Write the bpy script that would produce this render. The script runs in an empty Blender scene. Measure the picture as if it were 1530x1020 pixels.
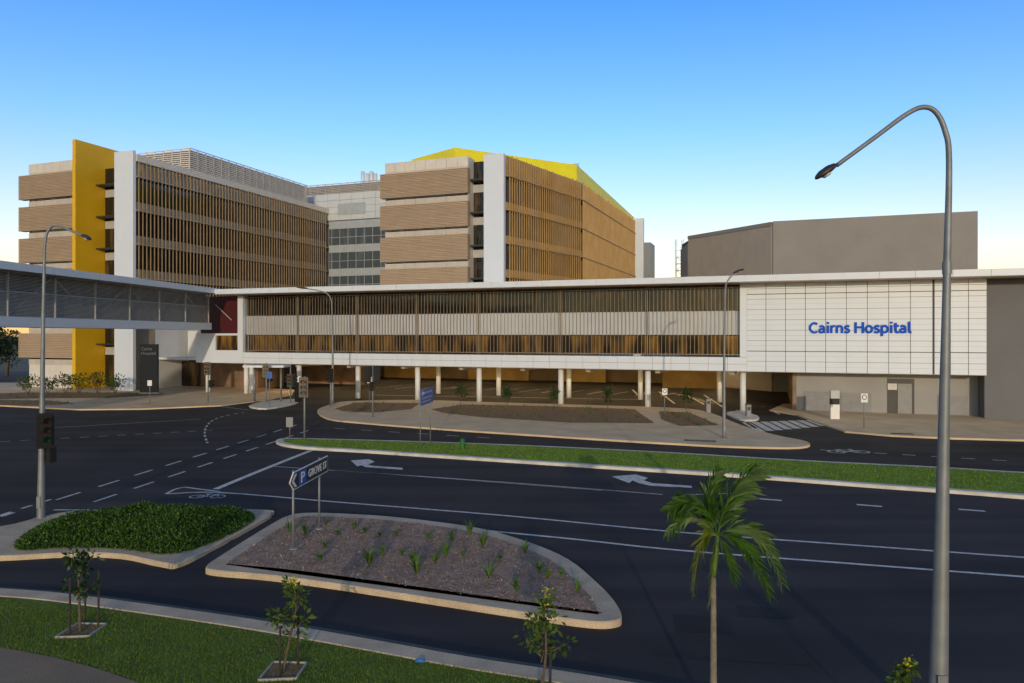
import bpy, bmesh, math, random
from mathutils import Vector, Matrix
random.seed(7)
R = math.radians
S = bpy.context.scene
C = S.collection
F = 1080.; HC = 6.4; CX = 765.; HY = 500.
def at(px, py, Y): return Vector(((px-CX)*Y/F, Y, HC-(py-HY)*Y/F))
def gp(px, py, z=0.):
    s = F*(HC-z)/(py-HY); return Vector(((px-CX)*s/F, s, z))
OX, OY = -34., 79.
TH = math.atan2(-.338, .941)
UX, UY = math.cos(TH), math.sin(TH); VX, VY = -UY, UX
OU = OX*UX+OY*UY; OV = OX*VX+OY*VY
BF = Matrix.Translation((OX, OY, 0)) @ Matrix.Rotation(TH, 4, 'Z')
def loc_uv(X, Y): return ((X-OX)*UX+(Y-OY)*UY, (X-OX)*VX+(Y-OY)*VY)
def bs(px, v): return (v+OV)/((px-CX)/F*VX+VY)
def bu(px, v):
    s = bs(px, v); return loc_uv((px-CX)/F*s, s)[0]
def bz(px, py, v): return HC-(py-HY)*bs(px, v)/F

# ------------------------------------------------------------------ materials
def ntree(name):
    m = bpy.data.materials.new(name); m.use_nodes = True
    nt = m.node_tree; b = nt.nodes['Principled BSDF']
    return m, nt, b
def M(name, c, r=.6, var=.18, scale=2., bump=0., bscale=60., metal=0., spec=.5, fine=0., fscale=80., streak=0.):
    m, nt, b = ntree(name); L = nt.links
    b.inputs['Roughness'].default_value = r; b.inputs['Metallic'].default_value = metal
    b.inputs['Specular IOR Level'].default_value = spec
    tc = nt.nodes.new('ShaderNodeTexCoord')
    n = nt.nodes.new('ShaderNodeTexNoise'); n.inputs['Scale'].default_value = scale; n.inputs['Detail'].default_value = 6
    L.new(tc.outputs['Object'], n.inputs['Vector'])
    rp = nt.nodes.new('ShaderNodeMapRange'); rp.inputs[1].default_value = .3; rp.inputs[2].default_value = .7
    rp.inputs[3].default_value = 1-var; rp.inputs[4].default_value = 1+var
    L.new(n.outputs['Fac'], rp.inputs[0])
    val = rp.outputs[0]
    def mul(val, vec, sc, amt, det=3):
        n2 = nt.nodes.new('ShaderNodeTexNoise'); n2.inputs['Scale'].default_value = sc; n2.inputs['Detail'].default_value = det
        L.new(vec, n2.inputs['Vector'])
        r2 = nt.nodes.new('ShaderNodeMapRange'); r2.inputs[1].default_value = .3; r2.inputs[2].default_value = .7
        r2.inputs[3].default_value = 1-amt; r2.inputs[4].default_value = 1+amt
        L.new(n2.outputs['Fac'], r2.inputs[0])
        mm = nt.nodes.new('ShaderNodeMath'); mm.operation = 'MULTIPLY'
        L.new(val, mm.inputs[0]); L.new(r2.outputs[0], mm.inputs[1]); return mm.outputs[0]
    if fine: val = mul(val, tc.outputs['Object'], fscale, fine)
    if streak:
        mp = nt.nodes.new('ShaderNodeMapping'); mp.inputs['Rotation'].default_value = (0,0,R(17)); mp.inputs['Scale'].default_value = (.02,.75,1)
        L.new(tc.outputs['Object'], mp.inputs[0]); val = mul(val, mp.outputs[0], 1., streak, 2)
    vm = nt.nodes.new('ShaderNodeVectorMath'); vm.operation = 'SCALE'; vm.inputs[0].default_value = c[:3]
    L.new(val, vm.inputs['Scale']); L.new(vm.outputs[0], b.inputs['Base Color'])
    if bump:
        n3 = nt.nodes.new('ShaderNodeTexNoise'); n3.inputs['Scale'].default_value = bscale; n3.inputs['Detail'].default_value = 4
        L.new(tc.outputs['Object'], n3.inputs['Vector'])
        bp = nt.nodes.new('ShaderNodeBump'); bp.inputs['Strength'].default_value = bump; bp.inputs['Distance'].default_value = .02
        L.new(n3.outputs['Fac'], bp.inputs['Height']); L.new(bp.outputs[0], b.inputs['Normal'])
    return m
def Mleaf(name, c1, c2, r=.45):
    m, nt, b = ntree(name); L = nt.links
    g = nt.nodes.new('ShaderNodeNewGeometry')
    mx = nt.nodes.new('ShaderNodeMix'); mx.data_type = 'RGBA'
    mx.inputs[6].default_value = (*c1, 1); mx.inputs[7].default_value = (*c2, 1)
    L.new(g.outputs['Random Per Island'], mx.inputs[0]); L.new(mx.outputs[2], b.inputs['Base Color'])
    b.inputs['Roughness'].default_value = r; b.inputs['Specular IOR Level'].default_value = .3
    t = nt.nodes.new('ShaderNodeBsdfTranslucent'); L.new(mx.outputs[2], t.inputs[0])
    ms = nt.nodes.new('ShaderNodeMixShader'); ms.inputs[0].default_value = .3
    out = nt.nodes['Material Output']
    L.new(b.outputs[0], ms.inputs[1]); L.new(t.outputs[0], ms.inputs[2]); L.new(ms.outputs[0], out.inputs[0])
    return m
def Mstripe(name, c1, c2, scale, axis='X', r=.6):
    m, nt, b = ntree(name); L = nt.links
    tc = nt.nodes.new('ShaderNodeTexCoord')
    w = nt.nodes.new('ShaderNodeTexWave'); w.bands_direction = axis; w.inputs['Scale'].default_value = scale
    w.inputs['Distortion'].default_value = .0
    L.new(tc.outputs['Object'], w.inputs['Vector'])
    n = nt.nodes.new('ShaderNodeTexNoise'); n.inputs['Scale'].default_value = .8; L.new(tc.outputs['Object'], n.inputs['Vector'])
    mx = nt.nodes.new('ShaderNodeMix'); mx.data_type = 'RGBA'
    mx.inputs[6].default_value = (*c1, 1); mx.inputs[7].default_value = (*c2, 1)
    L.new(w.outputs['Fac'], mx.inputs[0])
    mr = nt.nodes.new('ShaderNodeMapRange'); mr.inputs[3].default_value = .88; mr.inputs[4].default_value = 1.12
    L.new(n.outputs['Fac'], mr.inputs[0])
    vm = nt.nodes.new('ShaderNodeVectorMath'); vm.operation = 'SCALE'
    L.new(mx.outputs[2], vm.inputs[0]); L.new(mr.outputs[0], vm.inputs['Scale']); L.new(vm.outputs[0], b.inputs['Base Color'])
    bp = nt.nodes.new('ShaderNodeBump'); bp.inputs['Strength'].default_value = .4; bp.inputs['Distance'].default_value = .03
    L.new(w.outputs['Fac'], bp.inputs['Height']); L.new(bp.outputs[0], b.inputs['Normal'])
    b.inputs['Roughness'].default_value = r
    return m
def Memit(name, c, e):
    m, nt, b = ntree(name)
    b.inputs['Base Color'].default_value = (*c,1); b.inputs['Emission Color'].default_value = (*c,1); b.inputs['Emission Strength'].default_value = e
    return m
m_asph = M('asphalt', (.043, .0365, .033), .8, .28, .22, .35, 90, fine=.42, fscale=45, spec=.2, streak=.28)
m_asph2 = M('asphalt_patch', (.035, .030, .0275), .85, .25, .6, .3, 90, fine=.4, fscale=45, spec=.2)
m_line = M('road_paint', (.62, .60, .56), .7, .28, 4., fine=.3, fscale=30)
m_pave = M('beige_paving', (.66, .50, .32), .85, .14, .5, .15, 60, fine=.15, fscale=25)
m_kerb = M('kerb_concrete', (.54, .425, .295), .85, .18, 1.5, .2, 50, fine=.16, fscale=30)
m_kerbw = M('pale_kerb', (.62, .59, .54), .8, .15, 1.5, .1, 50)
m_soil = M('bed_soil', (.23, .125, .07), .95, .3, 3, .6, 25, fine=.4, fscale=18)
m_mulch = M('mulch_base', (.36, .245, .175), .95, .3, 2, .8, 40, fine=.5, fscale=40)
m_chip = Mleaf('mulch_chip', (.16, .095, .065), (.72, .53, .40), .9)
m_ground = M('ground_soil', (.07, .075, .05), .95, .3, .1)
m_lawn = M('lawn', (.105, .165, .014), .9, .35, 1.2, .6, 60, fine=.4, fscale=40)
m_lawnm = M('median_turf', (.15, .245, .010), .9, .3, 1.2, .6, 60, fine=.4, fscale=30)
m_blade = Mleaf('grass_blade', (.08, .125, .010), (.23, .31, .035))
m_blade2 = Mleaf('verge_blade', (.12, .21, .008), (.24, .37, .02))
m_white = M('white_panel', (.65, .715, .81), .45, .02, .8)
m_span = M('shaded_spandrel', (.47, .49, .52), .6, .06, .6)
m_whitew = M('white_render', (.70, .72, .74), .6, .05, .5)
m_band = M('grey_beige_band', (.50, .46, .41), .6, .06, .6)
m_joint = M('panel_joint', (.08, .08, .085), .8, .1)
m_tan = Mstripe('perforated_tan', (.46, .345, .24), (.335, .25, .175), 1.5, 'Z')
m_tanl = M('pale_cladding', (.63, .60, .56), .6, .06, 1.)
m_soff = M('soffit_lining', (.60, .46, .34), .6, .06, 1.)
m_bronze = M('bronze_fin', (.30, .24, .17), .5, .15, 1., metal=.1)
m_bronzel = M('dark_bronze_fin', (.30, .225, .145), .5, .15, 1., metal=.1)
m_bronzed = M('bronze_spandrel', (.37, .315, .25), .55, .15, 1.)
m_gold = M('gold_fin', (.44, .285, .115), .5, .12, .6, metal=.1)
m_goldd = M('gold_backing', (.34, .235, .115), .55, .2, .5)
m_yel = M('yellow_paint', (.74, .44, .008), .55, .06, .4)
m_yelr = M('yellow_roof_paint', (.80, .74, .02), .5, .06, .4)
m_red = M('deep_red_paint', (.075, .008, .010), .5, .1, 1)
m_grey = M('grey_precast', (.25, .24, .23), .75, .07, .3, fine=.05, fscale=10)
m_greyl = Mstripe('ribbed_grey_lit', (.42, .37, .325), (.35, .31, .275), 3.)  # ribbed face; its lighter grey paints in the light from the left
m_gwall = M('grey_render', (.30, .30, .30), .75, .07, .5)
m_gdark = M('dark_grey_wall', (.14, .145, .16), .75, .07, .3, fine=.05, fscale=10)
m_dark = M('dark_metal', (.03, .03, .033), .5, .1)
m_black = M('black_plastic', (.012, .012, .013), .4, .1)
m_conc = M('concrete', (.38, .35, .31), .8, .1, .8, .1)
m_ochre = M('ochre_glow_wall', (.40, .26, .08), .7, .25, .4)  # yellow walls, ochre also painting in the golden glow of the lit undercroft
m_stone = M('brown_stone', (.19, .12, .075), .4, .35, .8)
m_udark = M('undercroft_wall', (.20, .145, .085), .8, .35, .3)
m_galv = M('galvanised_steel', (.22, .24, .26), .55, .15, 3., metal=.4)
m_lgrey = M('light_grey_metal', (.45, .46, .47), .5, .08, 2., metal=.2)
m_screen = M('plant_screen_grey', (.44, .42, .40), .6, .1, 1.)
m_bgrey = M('blue_grey_panel', (.36, .41, .46), .5, .08, 1.)
m_cool = M('cool_grey_panel', (.54, .585, .64), .5, .05, .6)
m_slat = M('grey_slat', (.22, .23, .24), .5, .1, 2.)
m_bslat = M('bridge_slat', (.36, .355, .345), .6, .1, 2.)
m_blue = M('sign_blue', (.01, .09, .42), .4, .05)
m_bluel = M('letter_blue', (.0, .09, .58), .6, .03, spec=.2)
m_navy = M('sign_navy', (.012, .02, .035), .4, .05)
m_swhite = M('sign_white', (.75, .75, .75), .45, .04)
m_green = M('green_plastic', (.02, .14, .03), .45, .08)
m_trunk = M('bark', (.10, .075, .055), .9, .3, 12, .4, 40)
m_ptrunk = M('palm_bark', (.19, .165, .13), .9, .25, 9, .5, 30)
m_wood = M('stake_wood', (.035, .027, .022), .85, .25, 8)
m_cyan = M('cyan_plastic', (.02, .22, .62), .4, .05)
m_leafd = Mleaf('leaf_dark', (.014, .034, .009), (.06, .11, .022))
m_leafm = Mleaf('leaf_mid', (.03, .075, .012), (.12, .19, .025))
m_hedge = Mleaf('hedge_leaf', (.022, .066, .010), (.10, .20, .024))
m_flower = Mleaf('yellow_flower', (.32, .36, .015), (.62, .56, .02))
m_frond = Mleaf('palm_leaf', (.016, .055, .006), (.065, .150, .013))
m_frondy = Mleaf('palm_leaf_old', (.06, .11, .010), (.19, .21, .02))
m_shaft = M('crownshaft', (.09, .17, .03), .5, .2, 5)
m_tuft = Mleaf('strap_leaf', (.04, .10, .012), (.13, .24, .035))
m_lensr = M('red_lens', (.06, .006, .006), .2, .05); m_lensa = M('amber_lens', (.06, .028, .006), .2, .05); m_lensg = M('green_lens', (.01, .06, .045), .2, .05)
m_lampglass = M('lamp_glass', (.5, .5, .5), .2, .05)
m_lit = Memit('lit_ceiling_lamp', (1., .70, .34), 80.)
def Mglass(name, c, warm=None, r=.06, spec=.5, lo=.52, hi=.70):
    m, nt, b = ntree(name); L = nt.links
    b.inputs['Roughness'].default_value = r; b.inputs['IOR'].default_value = 1.5; b.inputs['Specular IOR Level'].default_value = spec
    tc = nt.nodes.new('ShaderNodeTexCoord'); n = nt.nodes.new('ShaderNodeTexNoise')
    mp = nt.nodes.new('ShaderNodeMapping'); mp.inputs['Scale'].default_value = (1.2, 1.2, .25)
    L.new(tc.outputs['Object'], mp.inputs[0]); L.new(mp.outputs[0], n.inputs['Vector']); n.inputs['Scale'].default_value = .9; n.inputs['Detail'].default_value = 2
    mx = nt.nodes.new('ShaderNodeMix'); mx.data_type = 'RGBA'
    mx.inputs[6].default_value = (*c, 1); mx.inputs[7].default_value = (*(warm or c), 1)
    mr = nt.nodes.new('ShaderNodeMapRange'); mr.inputs[1].default_value = lo; mr.inputs[2].default_value = hi
    L.new(n.outputs['Fac'], mr.inputs[0]); L.new(mr.outputs[0], mx.inputs[0]); L.new(mx.outputs[2], b.inputs['Base Color'])
    n2 = nt.nodes.new('ShaderNodeTexNoise'); n2.inputs['Scale'].default_value = .35; L.new(tc.outputs['Object'], n2.inputs['Vector'])
    bp = nt.nodes.new('ShaderNodeBump'); bp.inputs['Strength'].default_value = .05; bp.inputs['Distance'].default_value = .3
    L.new(n2.outputs['Fac'], bp.inputs['Height']); L.new(bp.outputs[0], b.inputs['Normal'])
    return m
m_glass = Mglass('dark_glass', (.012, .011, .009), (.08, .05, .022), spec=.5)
m_glassb = Mglass('blue_grey_glass', (.07, .09, .11), (.12, .14, .16))
m_glassbr = Mglass('bridge_glass', (.055, .055, .055), (.10, .10, .095), .15, .3)
m_glassw = Mglass('warm_glass', (.022, .015, .009), (.24, .13, .03), spec=.45, lo=.44, hi=.66)
m_glassg = Mglass('golden_glass', (.05, .035, .018), (.14, .09, .03), spec=.3)

# ------------------------------------------------------------------ mesh helpers
WM = {}
class MB:
    def __init__(s, fr=None): s.v = []; s.f = []; s.fr = fr or Matrix.Identity(4)
    def add(s, vs, fs):
        k = len(s.v); s.v += [tuple(v) for v in vs]; s.f += [tuple(i+k for i in f) for f in fs]; return s
    def box(s, x0, x1, y0, y1, z0, z1):
        return s.add([(x0,y0,z0),(x1,y0,z0),(x1,y1,z0),(x0,y1,z0),(x0,y0,z1),(x1,y0,z1),(x1,y1,z1),(x0,y1,z1)],
                     [(3,2,1,0),(4,5,6,7),(0,1,5,4),(1,2,6,5),(2,3,7,6),(3,0,4,7)])
    def prism(s, pts, z0, z1):
        n = len(pts); a = sum(pts[i][0]*pts[(i+1)%n][1]-pts[(i+1)%n][0]*pts[i][1] for i in range(n))
        if a < 0: pts = list(reversed(pts))
        vs = [(p[0],p[1],z0) for p in pts]+[(p[0],p[1],z1) for p in pts]
        return s.add(vs, [tuple(range(n-1,-1,-1)), tuple(range(n,2*n))]+[(i,(i+1)%n,n+(i+1)%n,n+i) for i in range(n)])
    def bar(s, p, q, w, h=None):
        h = h or w; p = Vector(p); q = Vector(q); d = (q-p).normalized()
        up = Vector((0,0,1)) if abs(d.z) < .95 else Vector((0,1,0))
        a = d.cross(up).normalized()*w/2; b = a.cross(d).normalized()*h/2
        vs = [p-a-b,p+a-b,p+a+b,p-a+b,q-a-b,q+a-b,q+a+b,q-a+b]
        return s.add(vs, [(0,1,2,3),(7,6,5,4),(0,4,5,1),(1,5,6,2),(2,6,7,3),(3,7,4,0)])
    def tube(s, pts, rad, n=10):
        pts = [Vector(p) for p in pts]
        if not hasattr(rad, '__len__'): rad = [rad]*len(pts)
        vs = []; fs = []; pa = None
        for i, p in enumerate(pts):
            d = (pts[min(i+1,len(pts)-1)]-pts[max(i-1,0)]).normalized()
            if pa is None:
                up = Vector((0,0,1)) if abs(d.z) < .9 else Vector((1,0,0)); a = d.cross(up).normalized()
            else: a = (pa-d*pa.dot(d)).normalized()
            pa = a; b = d.cross(a)
            vs += [p+(a*math.cos(2*math.pi*k/n)+b*math.sin(2*math.pi*k/n))*rad[i] for k in range(n)]
        for i in range(len(pts)-1):
            for k in range(n): fs.append((i*n+k, i*n+(k+1)%n, (i+1)*n+(k+1)%n, (i+1)*n+k))
        fs.append(tuple(range(n-1,-1,-1))); e = (len(pts)-1)*n; fs.append(tuple(range(e, e+n)))
        return s.add(vs, fs)
    def seg(s, P, Q, o0, o1, z0, z1):     # wall slab along P>Q offset along the outward normal
        P = Vector(P[:2]); Q = Vector(Q[:2]); d = (Q-P).normalized(); n = Vector((d.y, -d.x))
        return s.prism([P+n*o0, Q+n*o0, Q+n*o1, P+n*o1], z0, z1)
    def sheet(s, pts): return s.add(pts, [tuple(range(len(pts)))])
    def build(s, name, mat, parent=None, smooth=False, fix=True):
        Mx = s.fr
        if parent is not None: Mx = WM[parent.name].inverted() @ Mx
        vs = [Mx @ Vector(v) for v in s.v]; base = Vector((0,0,0))
        if parent is None:
            base = Vector((sum(v.x for v in vs)/len(vs), sum(v.y for v in vs)/len(vs), min(v.z for v in vs)))
            vs = [v-base for v in vs]
        me = bpy.data.meshes.new(name); me.from_pydata(vs, [], s.f)
        if fix and len(s.f) < 4000:
            bm = bmesh.new(); bm.from_mesh(me); bmesh.ops.recalc_face_normals(bm, faces=bm.faces); bm.to_mesh(me); bm.free()
        if smooth: me.polygons.foreach_set('use_smooth', [True]*len(me.polygons))
        me.materials.append(mat); me.update()
        o = bpy.data.objects.new(name, me); C.objects.link(o); o.location = base
        if parent is not None: o.parent = parent; WM[o.name] = WM[parent.name]
        else: WM[o.name] = Matrix.Translation(base)
        return o
def tag(o, label=None, cat=None, group=None, kind=None):
    if label: o['label'] = label
    if cat: o['category'] = cat
    if group: o['group'] = group
    if kind: o['kind'] = kind
    return o
def thing(name, label, cat, loc, group=None, rz=0.):
    o = bpy.data.objects.new(name, None); C.objects.link(o); o.empty_display_size = .2
    o.location = loc; o.rotation_euler = (0,0,rz)
    WM[o.name] = Matrix.Translation(loc) @ Matrix.Rotation(rz, 4, 'Z')
    return tag(o, label, cat, group)
def bthing(name, label, cat, u, v, group=None):
    return thing(name, label, cat, BF @ Vector((u,v,0)), group, TH)
def B(): return MB(BF)
def text_mesh(body, x0, x1, z0, z1, y, fr, depth=.05, bold=.0):
    cu = bpy.data.curves.new('t', 'FONT'); cu.body = body; cu.extrude = .02; cu.offset = bold; cu.resolution_u = 3; cu.space_character = 1+bold*2.2
    ob = bpy.data.objects.new('t', cu); C.objects.link(ob); bpy.context.view_layer.update()
    me = bpy.data.meshes.new_from_object(ob.evaluated_get(bpy.context.evaluated_depsgraph_get()))
    vs = [v.co.copy() for v in me.vertices]; fs = [tuple(p.vertices) for p in me.polygons]
    bpy.data.objects.remove(ob); bpy.data.meshes.remove(me)
    ax, bx = min(v.x for v in vs), max(v.x for v in vs); ay, by = min(v.y for v in vs), max(v.y for v in vs)
    mb = MB(fr)
    mb.add([(x0+(v.x-ax)/(bx-ax)*(x1-x0), y-(v.z+.02)/.04*depth, z0+(v.y-ay)/(by-ay)*(z1-z0)) for v in vs], fs)
    return mb
def smooth(pts, n=5, closed=True):
    out = []; N = len(pts)
    for i in range(N if closed else N-1):
        if closed: p0,p1,p2,p3 = [pts[(i+k-1)%N] for k in range(4)]
        else: p0,p1,p2,p3 = pts[max(i-1,0)],pts[i],pts[i+1],pts[min(i+2,N-1)]
        for k in range(n):
            t = k/n
            out.append(.5*((2*p1)+(p2-p0)*t+(2*p0-5*p1+4*p2-p3)*t*t+(3*p1-p0-3*p2+p3)*t**3))
    if not closed: out.append(pts[-1])
    return out
# humanist stroke letters for the wall sign: advance, strokes (1 = curved)
LET = {'C':(.78,[(1,[(.70,.82),(.52,.925),(.32,.89),(.15,.70),(.10,.50),(.15,.29),(.32,.10),(.52,.07),(.70,.16)])]),
 'a':(.63,[(1,[(.11,.56),(.22,.64),(.36,.625),(.45,.53),(.46,.40),(.46,.2),(.46,0)]),(1,[(.46,.40),(.28,.385),(.13,.31),(.10,.18),(.19,.075),(.33,.085),(.46,.19)])]),
 'i':(.32,[(0,[(.16,0),(.16,.72)]),(0,[(.16,.85),(.16,1.03)])]),
 'r':(.45,[(0,[(.12,0),(.12,.72)]),(1,[(.12,.44),(.19,.58),(.30,.645),(.42,.63)])]),
 'n':(.66,[(0,[(.12,0),(.12,.72)]),(1,[(.12,.46),(.21,.60),(.36,.645),(.49,.57),(.53,.42),(.53,.2),(.53,0)])]),
 's':(.54,[(1,[(.46,.58),(.33,.645),(.18,.62),(.12,.51),(.2,.41),(.36,.33),(.43,.21),(.37,.095),(.22,.07),(.06,.14)])]),
 ' ':(.30,[]),
 'H':(.83,[(0,[(.12,0),(.12,1.)]),(0,[(.70,0),(.70,1.)]),(0,[(.12,.53),(.70,.53)])]),
 'o':(.69,[(1,[(.345+.245*math.cos(k*math.pi/8), .36+.285*math.sin(k*math.pi/8)) for k in range(17)])]),
 'p':(.69,[(0,[(.12,-.27),(.12,.72)]),(1,[(.12,.5),(.22,.62),(.38,.64),(.54,.53),(.58,.36),(.54,.19),(.40,.08),(.24,.08),(.12,.18)])]),
 't':(.45,[(1,[(.17,.92),(.17,.6),(.17,.3),(.20,.13),(.29,.07),(.43,.09)]),(0,[(.02,.64),(.42,.64)])]),
 'l':(.36,[(1,[(.13,1.02),(.13,.6),(.13,.25),(.17,.10),(.31,.07)])])}
def stroke_text(body, x0, x1, zb, zc, y, fr, depth, w):
    tot = sum(LET[c][0] for c in body)-.08; sx = (x1-x0)/tot; sz = zc-zb; mb = MB(fr); pen = -.03; ct = 0
    for ch in body:
        for cv, pl in LET[ch][1]:
            p = [Vector((pen+a, b)) for a, b in pl]
            if cv: p = smooth(p, 4, False)
            n = len(p); Lq = []; Rq = []
            for i in range(n):
                d = (p[min(i+1,n-1)]-p[max(i-1,0)]).normalized(); q = Vector((-d.y,d.x))*w/2
                Lq.append(p[i]+q); Rq.append(p[i]-q)
            yf = y-depth-.002*(ct%4); ct += 1
            T = lambda v, yy: (x0+v.x*sx, yy, zb+v.y*sz)
            k = 2*n; vs = [T(v,yf) for v in Lq]+[T(v,yf) for v in Rq]+[T(v,y) for v in Lq]+[T(v,y) for v in Rq]; fs = []
            for i in range(n-1):
                fs += [(i,i+1,n+i+1,n+i),(k+i,k+i+1,i+1,i),(n+i,n+i+1,k+n+i+1,k+n+i)]
            fs += [(0,n,k+n,k),(n-1,k+n-1,k+2*n-1,2*n-1)]
            mb.add(vs, fs)
        pen += LET[ch][0]
    return mb
def area(p): return sum(p[i][0]*p[(i+1)%len(p)][1]-p[(i+1)%len(p)][0]*p[i][1] for i in range(len(p)))/2
def inset(p, d):
    sg = 1 if area(p) > 0 else -1; out = []; n = len(p)
    for i in range(n):
        a = (p[i]-p[i-1]).to_2d(); b = (p[(i+1)%n]-p[i]).to_2d()
        if a.length < 1e-6 or b.length < 1e-6: out.append(p[i].copy()); continue
        a.normalize(); b.normalize()
        na = Vector((-a.y,a.x)); nb = Vector((-b.y,b.x)); m = na+nb
        if m.length < .2: m = na
        m.normalize(); k = d/max(m.dot(na), .5)*sg
        out.append(Vector((p[i].x+m.x*k, p[i].y+m.y*k, p[i].z)))
    return out
def slab(pts, h, mat, name, label=None, ch=.03):
    q = inset(pts, ch); n = len(pts); mb = MB()
    vs = [(p.x,p.y,-.03) for p in pts]+[(p.x,p.y,h-ch) for p in pts]+[(p.x,p.y,h) for p in q]
    fs = [(i,(i+1)%n,n+(i+1)%n,n+i) for i in range(n)]+[(n+i,n+(i+1)%n,2*n+(i+1)%n,2*n+i) for i in range(n)]+[tuple(range(2*n,3*n))]
    mb.add(vs, fs); o = mb.build(name, mat); o['kind'] = 'structure'
    return o
def G(l, z=0.): return [gp(x,y,z) for x,y in l]
def inside(p, poly):
    c = False; n = len(poly); j = n-1
    for i in range(n):
        a, b = poly[i], poly[j]
        if (a.y > p[1]) != (b.y > p[1]) and p[0] < (b.x-a.x)*(p[1]-a.y)/(b.y-a.y)+a.x: c = not c
        j = i
    return c
def edge_dist(p, poly):
    P = Vector((p[0],p[1])); d = 1e9
    for i in range(len(poly)):
        a = poly[i-1].to_2d(); b = poly[i].to_2d(); ab = b-a; L2 = ab.length_squared
        t = 0 if L2 < 1e-9 else max(0,min(1,(P-a).dot(ab)/L2)); d = min(d, (a+ab*t-P).length)
    return d
def rnd_in(poly):
    x0,x1 = min(p.x for p in poly),max(p.x for p in poly); y0,y1 = min(p.y for p in poly),max(p.y for p in poly)
    while True:
        q = (random.uniform(x0,x1), random.uniform(y0,y1))
        if inside(q, poly): return q
def rv(): 
    while True:
        v = Vector((random.uniform(-1,1),random.uniform(-1,1),random.uniform(-1,1)))
        if .05 < v.length < 1: return v
def leaf(mb, c, d, l, w, up=None):
    d = d.normalized(); s = d.cross(up or rv())
    if s.length < 1e-3: s = Vector((1,0,0))
    s.normalize(); n = s.cross(d)*l*.12; c = Vector(c)
    mb.add([c, c+d*l*.5+s*w*.5-n, c+d*l-n*2, c+d*l*.5-s*w*.5-n], [(0,1,2,3)])
def blade(mb, x, y, z, h, w, lean):
    a = random.uniform(0, 6.283); cx, sx = math.cos(a), math.sin(a); b = random.uniform(0, 6.283); l = h*lean*random.random()
    mb.add([(x-cx*w/2,y-sx*w/2,z),(x+cx*w/2,y+sx*w/2,z),(x+math.cos(b)*l,y+math.sin(b)*l,z+h)], [(0,1,2)])

# ------------------------------------------------------------------ ground, road, markings
o = MB().sheet([(-2500,-2500,0),(2500,-2500,0),(2500,2500,0),(-2500,2500,0)]).build('ground', m_ground); o['kind'] = 'structure'
road = MB().sheet([(-140,-20,.004),(140,-20,.004),(140,125,.004),(-140,125,.004)]).build('road', m_asph); road['kind'] = 'structure'
def patch(l):
    MB().sheet([Vector((p.x,p.y,.008)) for p in G(l)]).build('asphalt_patch', m_asph2, road)
patch([(1005,918),(1085,922),(1100,948),(1010,944)]); patch([(1100,905),(1180,910),(1188,925),(1105,921)])
patch([(975,955),(1200,970),(1215,995),(975,980)])
def stripe(mb, l, w, z=.012):
    p = [x if isinstance(x, Vector) else gp(*x) for x in l]; n = len(p); A = []; Bq = []
    for i in range(n):
        d = (p[min(i+1,n-1)]-p[max(i-1,0)]).to_2d().normalized(); q = Vector((-d.y,d.x))*w/2
        A.append((p[i].x+q.x,p[i].y+q.y,z)); Bq.append((p[i].x-q.x,p[i].y-q.y,z))
    mb.add(A+Bq, [(i,i+1,n+i+1,n+i) for i in range(n-1)])
def line(l, w=.14):
    m = MB(); stripe(m, smooth(G(l), 4, False), w); m.build('lane_line', m_line, road)
def dashes(a, b, n, duty=.5, w=.13):
    a = gp(*a); b = gp(*b)
    for i in range(n):
        m = MB(); stripe(m, [a.lerp(b, i/n), a.lerp(b, (i+duty)/n)], w); m.build('lane_dash', m_line, road)
line([(250,738),(330,736),(500,750),(760,771),(1010,795),(1280,815),(1530,833),(1750,848)], .14)
line([(716,792),(860,806),(1010,822),(1280,843),(1530,862),(1750,878)], .14)
line([(322,731),(392,702),(465,673)], .28)
line([(410,697),(560,707),(760,721),(990,739)], .09)
line([(500,703),(600,710),(900,733)], .06)
line([(248,738),(262,731),(276,728)], .12)
line([(276,728),(330,735)], .12)
line([(1010,740),(1100,737)], .08)
for a, b in (((1130,745),(1168,748)),((1280,754),(1318,757)),((1432,761),(1472,764)),((1590,771),(1640,775))):
    m = MB(); stripe(m, [a, b], .2); m.build('lane_dash', m_line, road)
dashes((84,747),(452,632), 10, .55); dashes((140,750),(470,640), 9, .55)
dashes((0,770),(90,742), 3, .5); dashes((0,660),(330,642), 12, .5, .1)
dashes((560,664),(760,676), 5, .4, .1); dashes((1225,672),(1530,690), 7, .45, .12); dashes((500,640),(760,656), 6, .4, .1)
line([(80,762),(145,762)], .12); line([(0,772),(20,766)], .2)
arc = [(310,662),(306,650),(308,638),(318,628),(338,621),(365,616)]
ap = smooth(G(arc), 5, False)
for i in range(0, len(ap)-1, 2):
    m = MB(); stripe(m, [ap[i], ap[i+1]], .13); m.build('lane_dash', m_line, road)
line([(322,606),(372,612),(392,606)], .1); line([(60,640),(200,632),(300,626)], .09)
def arrow(pts):
    MB().sheet([Vector((p.x,p.y,.012)) for p in G(pts)]).build('turn_arrow', m_line, road)
arrow([(602,702),(601,699),(556,696),(550,694),(560,690),(551,686),(524,688),(534,697),(540,695),(546,698),(560,699)])
arrow([(1034,729),(1033,726),(975,722),(962,718),(968,714),(950,709),(914,712),(940,722),(945,718),(955,722),(972,726)])
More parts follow.
